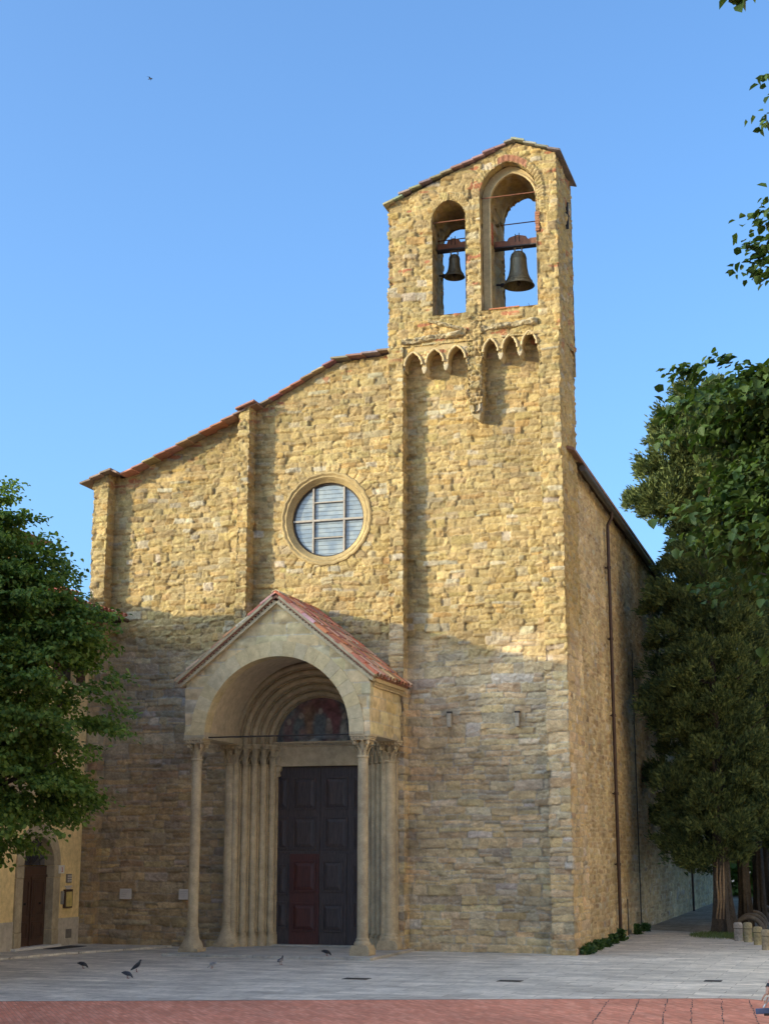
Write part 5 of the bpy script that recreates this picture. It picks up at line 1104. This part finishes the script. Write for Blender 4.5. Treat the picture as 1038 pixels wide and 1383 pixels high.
keep(lime_crown('branch_tips', e2, np.tile((-0.9, -0.2, 0.0), (len(e2), 1)) + 0.3*unit(len(e2), r), 9, 0.12, 0.095, r, None, 'lime_near'), tr)
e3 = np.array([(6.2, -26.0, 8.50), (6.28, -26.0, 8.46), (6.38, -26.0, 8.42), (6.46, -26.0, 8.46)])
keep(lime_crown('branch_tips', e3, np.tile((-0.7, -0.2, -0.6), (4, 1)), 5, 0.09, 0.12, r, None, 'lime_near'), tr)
mb = MB(); mb.tube([(6.04, -20.5, 8.42), (6.3, -20.5, 8.5), (7, -20.5, 8.6), (9, -20.5, 8.5)], [.003, .007, .015, .04], 6); mb.tube([(6.1, -20.5, 8.85), (6.35, -20.5, 8.9), (7, -20.5, 9.0), (9, -20.5, 8.5)], [.003, .007, .015, .03], 6); mb.tube([(6.33, -20.5, 10.2), (6.6, -20.5, 10.1), (9, -20.5, 8.5)], [.003, .007, .03], 6); mb.tube([(6.12, -26, 8.54), (6.4, -26, 8.52), (7, -25, 8.6), (9, -20.5, 8.5)], [.003, .005, .012, .04], 6)
keep(mb.build('twigs', 'bark'), tr)

# cypresses along the flank
def cypress(x, y, H, prof, label, seed, ncl=900, per=34, size=0.17, root_flare=True, lean=0.0, left_lobes=(), zlow=2.9):
    r = np.random.default_rng(seed); root = empty('cypress_tree', (x, y, GZ), label, 'tree', 'cypress trees along the church flank')
    mb = MB(); nt_ = 30; zz = [GZ-0.1, 0.1, 0.3, 0.6, 1.0, 1.5, 2.1, 2.8, 3.8, 5.5, 8, H*0.8]; vs = []
    for z in zz:
        r0 = float(np.interp(z, [-.2, .15, .5, 1.2, 3, 6, H*0.8], [0.40, 0.34, 0.29, 0.255, 0.21, 0.14, 0.04])) * (1.0 if root_flare else 0.7)
        for j in range(nt_):
            a = 2*math.pi*j/nt_; fl = 0.13*math.sin(a*5 + z*0.5 + seed) + 0.08*math.sin(a*9 - z*0.8) + 0.05*math.sin(a*14 + z)
            rr = r0*(1 + fl*(1.3 if z < 1 else 0.9)); vs.append((x + lean*min(z, 4)*0.1 + rr*math.cos(a), y + rr*math.sin(a), z))
    mb.add(vs, [(i*nt_+j, i*nt_+(j+1) % nt_, (i+1)*nt_+(j+1) % nt_, (i+1)*nt_+j) for i in range(len(zz)-1) for j in range(nt_)])
    for k in range(14):
        z = r.uniform(2.8, H*0.8); a = r.uniform(0, 6.28); L = np.interp(z, [p[0] for p in prof], [p[1] for p in prof])*0.8
        mb.tube([(x, y, z), (x + math.cos(a)*L*.5, y + math.sin(a)*L*.5, z+.3), (x + math.cos(a)*L, y + math.sin(a)*L, z+.9)], [.06, .04, .01], 5)
    tk = keep(mb.build('trunk', 'bark', smooth=60), root)
    if root_flare:
        mb = MB()
        for dx, top in ((-0.12, 2.3), (-0.02, 1.9), (0.08, 2.1)):
            mb.tube([(x+dx-0.05, y-0.27, 0.38), (x+dx*0.7, y-0.285, 0.9), (x+dx, y-0.27, 1.5), (x+dx*0.8+0.04, y-0.235, top)], [0.03, 0.038, 0.034, 0.015], 6)
        o = mb.build('bare_wood', 'root', smooth=60); keep(o, root); o.parent = tk
    K = ncl // 17; z = zlow + (H-zlow)*r.random(K)**1.05; R_ = np.interp(z, [p[0] for p in prof], [p[1] for p in prof]); a = r.uniform(0, 2*math.pi, K)
    lump = 1 + 0.30*fbm(a*1.6+seed, z*0.9, seed, 3); rad = R_*lump*(0.72 + 0.33*r.random(K))
    Q = np.stack([x + rad*np.cos(a), y + rad*np.sin(a), z], -1); QD = np.stack([np.cos(a), np.sin(a), 0*a+0.5], -1); qr = r.uniform(0.24, 0.52, K)
    for lx, ly, lz, ra, rb_, rc, cnt in left_lobes:
        u = unit(cnt//7, r); Q = np.concatenate([Q, np.array((lx, ly, lz)) + u*np.array((ra, rb_, rc))*(0.55+0.45*r.random((len(u), 1)))]); QD = np.concatenate([QD, u*0.8 + np.array((0, 0, 0.5))]); qr = np.concatenate([qr, r.uniform(0.22, 0.36, len(u))])
    u = unit(len(Q)*15, r); u[:, 2] = np.abs(u[:, 2])*1.1 - 0.25; D = np.repeat(QD, 15, 0)*0.7 + u*0.8
    P = np.repeat(Q, 15, 0) + u*(np.repeat(qr, 15)*(0.55+0.45*r.random(len(u))))[:, None]
    ni = ncl // 2; z = r.uniform(zlow+0.2, H*0.97, ni); R_ = np.interp(z, [p[0] for p in prof], [p[1] for p in prof])*0.62*np.sqrt(r.random(ni)); a = r.uniform(0, 6.283, ni)
    P = np.concatenate([P, np.stack([x + R_*np.cos(a), y + R_*np.sin(a), z], -1)]); D = np.concatenate([D, np.stack([np.cos(a), np.sin(a), 0*a+.6], -1)])
    n = len(P); C_ = np.repeat(P, per, 0); D2 = np.repeat(D, per, 0); off = r.normal(size=C_.shape)*np.array([.07, .07, .08]) + D2*(r.random((len(C_), 1))*0.13)
    o_ = D2*0.9 + unit(len(C_), r)*0.7 + np.array([0, 0, .25]); nr = D2 + unit(len(C_), r)*0.9
    keep(leaf_cloud('crown', C_+off, o_, nr, size*r.uniform(0.6, 1.3, len(C_)), 'cyp', None, 'spray'), root)
pf = [(1.6, 0.7), (2.1, 1.2), (3.0, 1.6), (4.5, 1.65), (6.5, 1.75), (8.5, 1.75), (10.0, 1.5), (11.3, 1.3), (12.5, 1.7), (14, 1.9), (15.5, 1.3), (17, 0.3)]
cypress(2.45, 10.6, 16.6, pf, 'large old cypress with a bare twisted trunk base, nearest to the square', 51, 2600, 46, 0.15, zlow=1.75, left_lobes=((1.35, 10.2, 13.0, 1.15, 1.0, 0.75, 130), (1.0, 10.2, 6.6, 0.55, 0.8, 0.8, 70), (1.9, 9.8, 14.2, 1.0, 0.9, 0.6, 60), (1.35, 10.1, 4.0, 0.5, 0.7, 0.8, 50)))
pf2 = [(2.0, 1.2), (2.8, 2.3), (5, 2.8), (8, 2.8), (10.5, 2.7), (12, 2.2), (14, 1.6), (17, 0.3)]
pf1 = [(2.0, 1.2), (2.8, 2.3), (5, 2.8), (8, 2.6), (10, 2.1), (14, 1.6), (17, 0.3)]
cypress(2.75, 15.0, 16.5, pf1, 'second cypress in the row, directly behind the large one', 53, 1500, 34, 0.2, False, zlow=2.5)
cypress(2.9, 19.5, 16.5, pf2, 'third cypress in the row along the path', 55, 1300, 30, 0.22, False, zlow=2.5)
cypress(2.75, 26.0, 16, pf2, 'fourth cypress in the row, deep in the shade of the path', 57, 1200, 28, 0.25, False, zlow=2.3)
cypress(2.4, 34.0, 16, pf2, 'last cypress at the far end of the shaded path', 59, 1200, 28, 0.25, False, zlow=2.0)
# far bushes closing the view behind the trees
r = np.random.default_rng(61); P = np.stack([r.uniform(-4, 8, 1800), r.uniform(50, 55, 1800), r.uniform(0, 13, 1800)], -1)
o = lime_crown('far_shrubbery', P, np.tile((0, -1, 0.2), (1800, 1)), 14, 0.5, 0.34, r, None); o['kind'] = 'stuff'; o['label'] = 'dark shrubbery far behind the cypress row'
# weeds along the foot of the flank
r = np.random.default_rng(63)
for i, (y, h_, lb) in enumerate(((0.55, 0.16, 'low green weed at the foot of the church corner, nearest the viewer'), (1.35, 0.22, 'bushy green weed by the church corner, second along the wall'), (2.3, 0.24, 'green weed clump growing midway between church corner and downpipe'), (3.5, 0.2, 'green weed clump on the flank wall foot, fourth from the corner'), (4.9, 0.26, 'green weed clump just before the downpipe'), (6.3, 0.36, 'taller green weed right beside the foot of the downpipe'), (9.8, 0.3, 'sparse dry weed past the downpipe'), (11.6, 0.25, 'last small weed along the shaded wall foot'))):
    n = 420; x = flank_x(y) + 0.16; P = np.stack([x + np.abs(r.normal(0, .08, n)), y + r.normal(0, .12, n), GZ + 0.8*h_*r.random(n)**1.5], -1); d_ = unit(n, r)*0.8 + np.array([.5, -.1, .5]); o = leaf_cloud('weed', P, d_, unit(n, r)*0.6 + np.array([.3, 0, 1]), 0.07*r.uniform(.6, 1.4, n), 'weed'); 
    tag(o, lb, 'weed', 'weeds along the foot of the church flank')
# grass at the cypress foot
n = 5200; a = r.uniform(0, 6.28, n); q = np.sqrt(r.random(n)); P = np.stack([2.55 + 0.95*q*np.cos(a), 9.3 + 1.5*q*np.sin(a), np.full(n, GZ)], -1)
o = leaf_cloud('grass', P, np.array([0, 0, 1.0]) + 0.55*unit(n, r), unit(n, r), 0.10*r.uniform(.5, 1.4, n), 'grass', None, 'blade'); o['kind'] = 'stuff'

# ------------------------------------------------------------------ PERSON, only the arm reaches into the frame
person = empty('person', (5.95, -17.9, GZ), 'person at the right edge in dark clothes holding a phone on a grey stick', 'person')
skin = mat_plain('skin', (0.42, 0.25, 0.19), 0.6, var=0.08, scale=20, bump=0.05)
def skinned(name, verts, edges, radii, mat, parent, root_i=0, sub=2):
    me = bpy.data.meshes.new(name); me.from_pydata(verts, edges, []); o = bpy.data.objects.new(name, me); COL.objects.link(o)
    o.modifiers.new('skin', 'SKIN'); me.materials.append(mat)
    for v, rr in zip(me.skin_vertices[0].data, radii): v.radius = rr if hasattr(rr, '__len__') else (rr, rr)
    me.skin_vertices[0].data[root_i].use_root = True
    s_ = o.modifiers.new('sub', 'SUBSURF'); s_.levels = sub; s_.render_levels = sub
    keep(o, parent); return o
px, py = 5.95, -17.9
V = [(px, py, 0.88), (px, py, 1.05), (px, py, 1.28), (px, py, 1.40), (px, py-0.01, 1.50), (px, py-0.02, 1.58), (px, py-0.03, 1.66), (px, py-0.01, 1.74),
     (px-0.17, py, 1.36), (px-0.27, py-0.02, 1.10), (px-0.34, py-0.10, 0.90), (px-0.385, py-0.16, 0.80), (px-0.40, py-0.19, 0.73),
     (px+0.17, py, 1.36), (px+0.26, py, 1.08), (px+0.27, py-0.08, 0.84), (px+0.27, py-0.12, 0.74),
     (px-0.09, py, 0.82), (px-0.10, py-0.02, 0.46), (px-0.10, py+0.02, 0.06), (px-0.10, py-0.14, -0.02), (px+0.09, py, 0.82), (px+0.10, py-0.05, 0.46), (px+0.10, py+0.05, 0.06), (px+0.10, py-0.10, -0.02)]
E_ = [(0, 1), (1, 2), (2, 3), (3, 4), (4, 5), (5, 6), (6, 7), (3, 8), (8, 9), (9, 10), (10, 11), (11, 12), (3, 13), (13, 14), (14, 15), (15, 16), (0, 17), (17, 18), (18, 19), (19, 20), (0, 21), (21, 22), (22, 23), (23, 24)]
RD = [(.15, .10), (.13, .09), (.15, .10), (.12, .08), .05, .075, .085, .06, .06, .045, .036, .028, (.038, .02), .06, .045, .034, (.036, .018), .085, .06, .04, .035, .085, .06, .04, .035]
body = skinned('body', V, E_, RD, skin, person)
# shirt and trousers
skinned('shirt', [V[0], V[1], V[2], V[3], (px, py, 1.45), V[8], (px-0.225, py-0.01, 1.22), V[13], (px+0.22, py, 1.2)], [(0, 1), (1, 2), (2, 3), (3, 4), (3, 5), (5, 6), (3, 7), (7, 8)], [(.165, .115), (.15, .105), (.165, .115), (.135, .095), .065, .075, .066, .075, .066], mat_plain('dark_shirt', (0.03, 0.035, 0.05), 0.85), person)
skinned('trousers', [(px, py, 0.95), (px-0.09, py, 0.82), (px-0.10, py-0.02, 0.46), (px-0.10, py+0.02, 0.10), (px+0.09, py, 0.82), (px+0.10, py-0.05, 0.46), (px+0.10, py+0.05, 0.10)], [(0, 1), (1, 2), (2, 3), (0, 4), (4, 5), (5, 6)], [(.16, .11), .10, .075, .06, .10, .075, .06], mat_plain('dark_trousers', (0.035, 0.035, 0.04), 0.85), person)
mb = MB(); mb.lathe([(0.02, 0.2), (0.075, 0.18), (0.105, 0.1), (0.1, 0.03), (0.09, -0.02)], (px, py+0.01, 1.60), 16); keep(mb.build('hair', mat_plain('dark_hair', (0.025, 0.018, 0.012), 0.6, stretch=(20, 20, 2)), smooth=60), person)
hand = Vector(V[12]); mb_v = []
fv = []; fe = []; fr = []
for k, (oy, L, cu) in enumerate(((-0.035, .075, .6), (-0.012, .085, .8), (0.012, .08, .9), (0.032, .065, 1.0))):
    b0 = len(fv); p0 = hand + Vector((0.008, oy, -0.015)); p1 = p0 + Vector((-0.012, 0, -L*.45)); p2 = p1 + Vector((-0.03*cu*.6, -.004, -L*.32)); p3 = p2 + Vector((-0.022*cu, -.008, -L*.1))
    fv += [p0, p1, p2, p3]; fe += [(b0, b0+1), (b0+1, b0+2), (b0+2, b0+3)]; fr += [.0105, .0095, .0085, .0075]
for k in range(4):
    o = skinned('finger', [tuple(v) for v in fv[k*4:k*4+4]], [(0, 1), (1, 2), (2, 3)], fr[k*4:k*4+4], skin, person, 0, 1); o.parent = body; 
o = skinned('thumb', [tuple(hand + Vector(q)) for q in ((-0.01, -.03, .02), (-0.035, -.045, -.01), (-0.05, -.045, -.04), (-.06, -.04, -.06))], [(0, 1), (1, 2), (2, 3)], [.013, .0115, .010, .008], skin, person, 0, 1); o.parent = body
mb = MB(); w0 = Vector(V[10]).lerp(Vector(V[11]), 0.75); ax = (Vector(V[11])-Vector(V[10])).normalized(); mb.tube([w0 - ax*.02, w0 + ax*.02], 0.037, 14); keep(mb.build('watch', mat_plain('black_watch', (0.01, 0.01, 0.011), 0.4), smooth=50), person)
mb = MB(); a = hand + Vector((0.05, -0.02, 0.0)); b2 = hand + Vector((-0.045, -0.03, -0.13)); 
st = tag(mb.tube([a, b2], 0.011, 8).build('phone_stick', mat_plain('grey_stick', (0.45, 0.47, 0.5), 0.35, 0.5), smooth=50), 'grey stick holding a blue phone in the hand at the right edge', 'phone holder')
mb = MB(); mb.obox(b2 + Vector((-0.01, 0, -0.035)), (0.075, 0.02, 0.004), (0, 0.02, 0), (0, 0, 0.03)); o = mb.build('phone', mat_plain('blue_phone', (0.06, 0.10, 0.2), 0.3), bevel=0.008); o.parent = st
mb = MB(); mb.obox(b2 + Vector((0.04, 0, -0.07)), (0.035, 0.01, 0.0), (0, 0.02, 0), (0, 0, 0.014)); o = mb.build('clamp', 'iron', bevel=0.005); o.parent = st

# ------------------------------------------------------------------ far-apart pieces of one part become parts of their own
def split_far(o):
    me = o.data; nv = len(me.vertices)
    if nv > 60000: return
    co = np.empty(nv*3, np.float32); me.vertices.foreach_get('co', co); co = co.reshape(-1, 3); sc = np.array(o.matrix_world.to_scale()); co = co*sc
    ed = np.empty(len(me.edges)*2, np.int32); me.edges.foreach_get('vertices', ed); ed = ed.reshape(-1, 2)
    def comps(n, a, b):
        p = np.arange(n)
        while True:
            lo = np.minimum(p[a], p[b]); hi = np.maximum(p[a], p[b]); m = lo != hi
            if not m.any(): return p
            np.minimum.at(p, hi[m], lo[m])
            while True:
                q = p[p]
                if (q == p).all(): break
                p = q
    _, isl = np.unique(comps(nv, ed[:, 0], ed[:, 1]), return_inverse=True); k = isl.max()+1
    if k < 2 or k > 700: return
    lo = np.full((k, 3), np.inf); hi = -lo; np.minimum.at(lo, isl, co); np.maximum.at(hi, isl, co); size = (hi-lo).max(1)
    gap = np.maximum(0, np.maximum(lo[:, None]-hi[None], lo[None]-hi[:, None])); near = np.sqrt((gap**2).sum(2)) <= np.maximum(0.02, 0.5*np.maximum(size[:, None], size[None]))
    a, b = np.nonzero(np.triu(near, 1)); u, pc = np.unique(comps(k, a, b), return_inverse=True)
    if len(u) < 2 or len(u) > 60: return
    vp = pc[isl]
    for q in range(len(u)-1, -1, -1):
        bm = bmesh.new(); bm.from_mesh(me if q else o.data); bm.verts.ensure_lookup_table()
        bmesh.ops.delete(bm, geom=[v for v in bm.verts if vp[v.index] != q], context='VERTS')
        if q:
            m2 = me.copy(); bm.to_mesh(m2); c = o.copy(); c.data = m2; COL.objects.link(c)
        else: bm.to_mesh(me)
        bm.free()
bpy.context.view_layer.update()
for o in list(bpy.data.objects):
    if o.type == 'MESH' and o.parent and not o.get('kind') and not any(m_.type == 'SKIN' for m_ in o.modifiers): split_far(o)
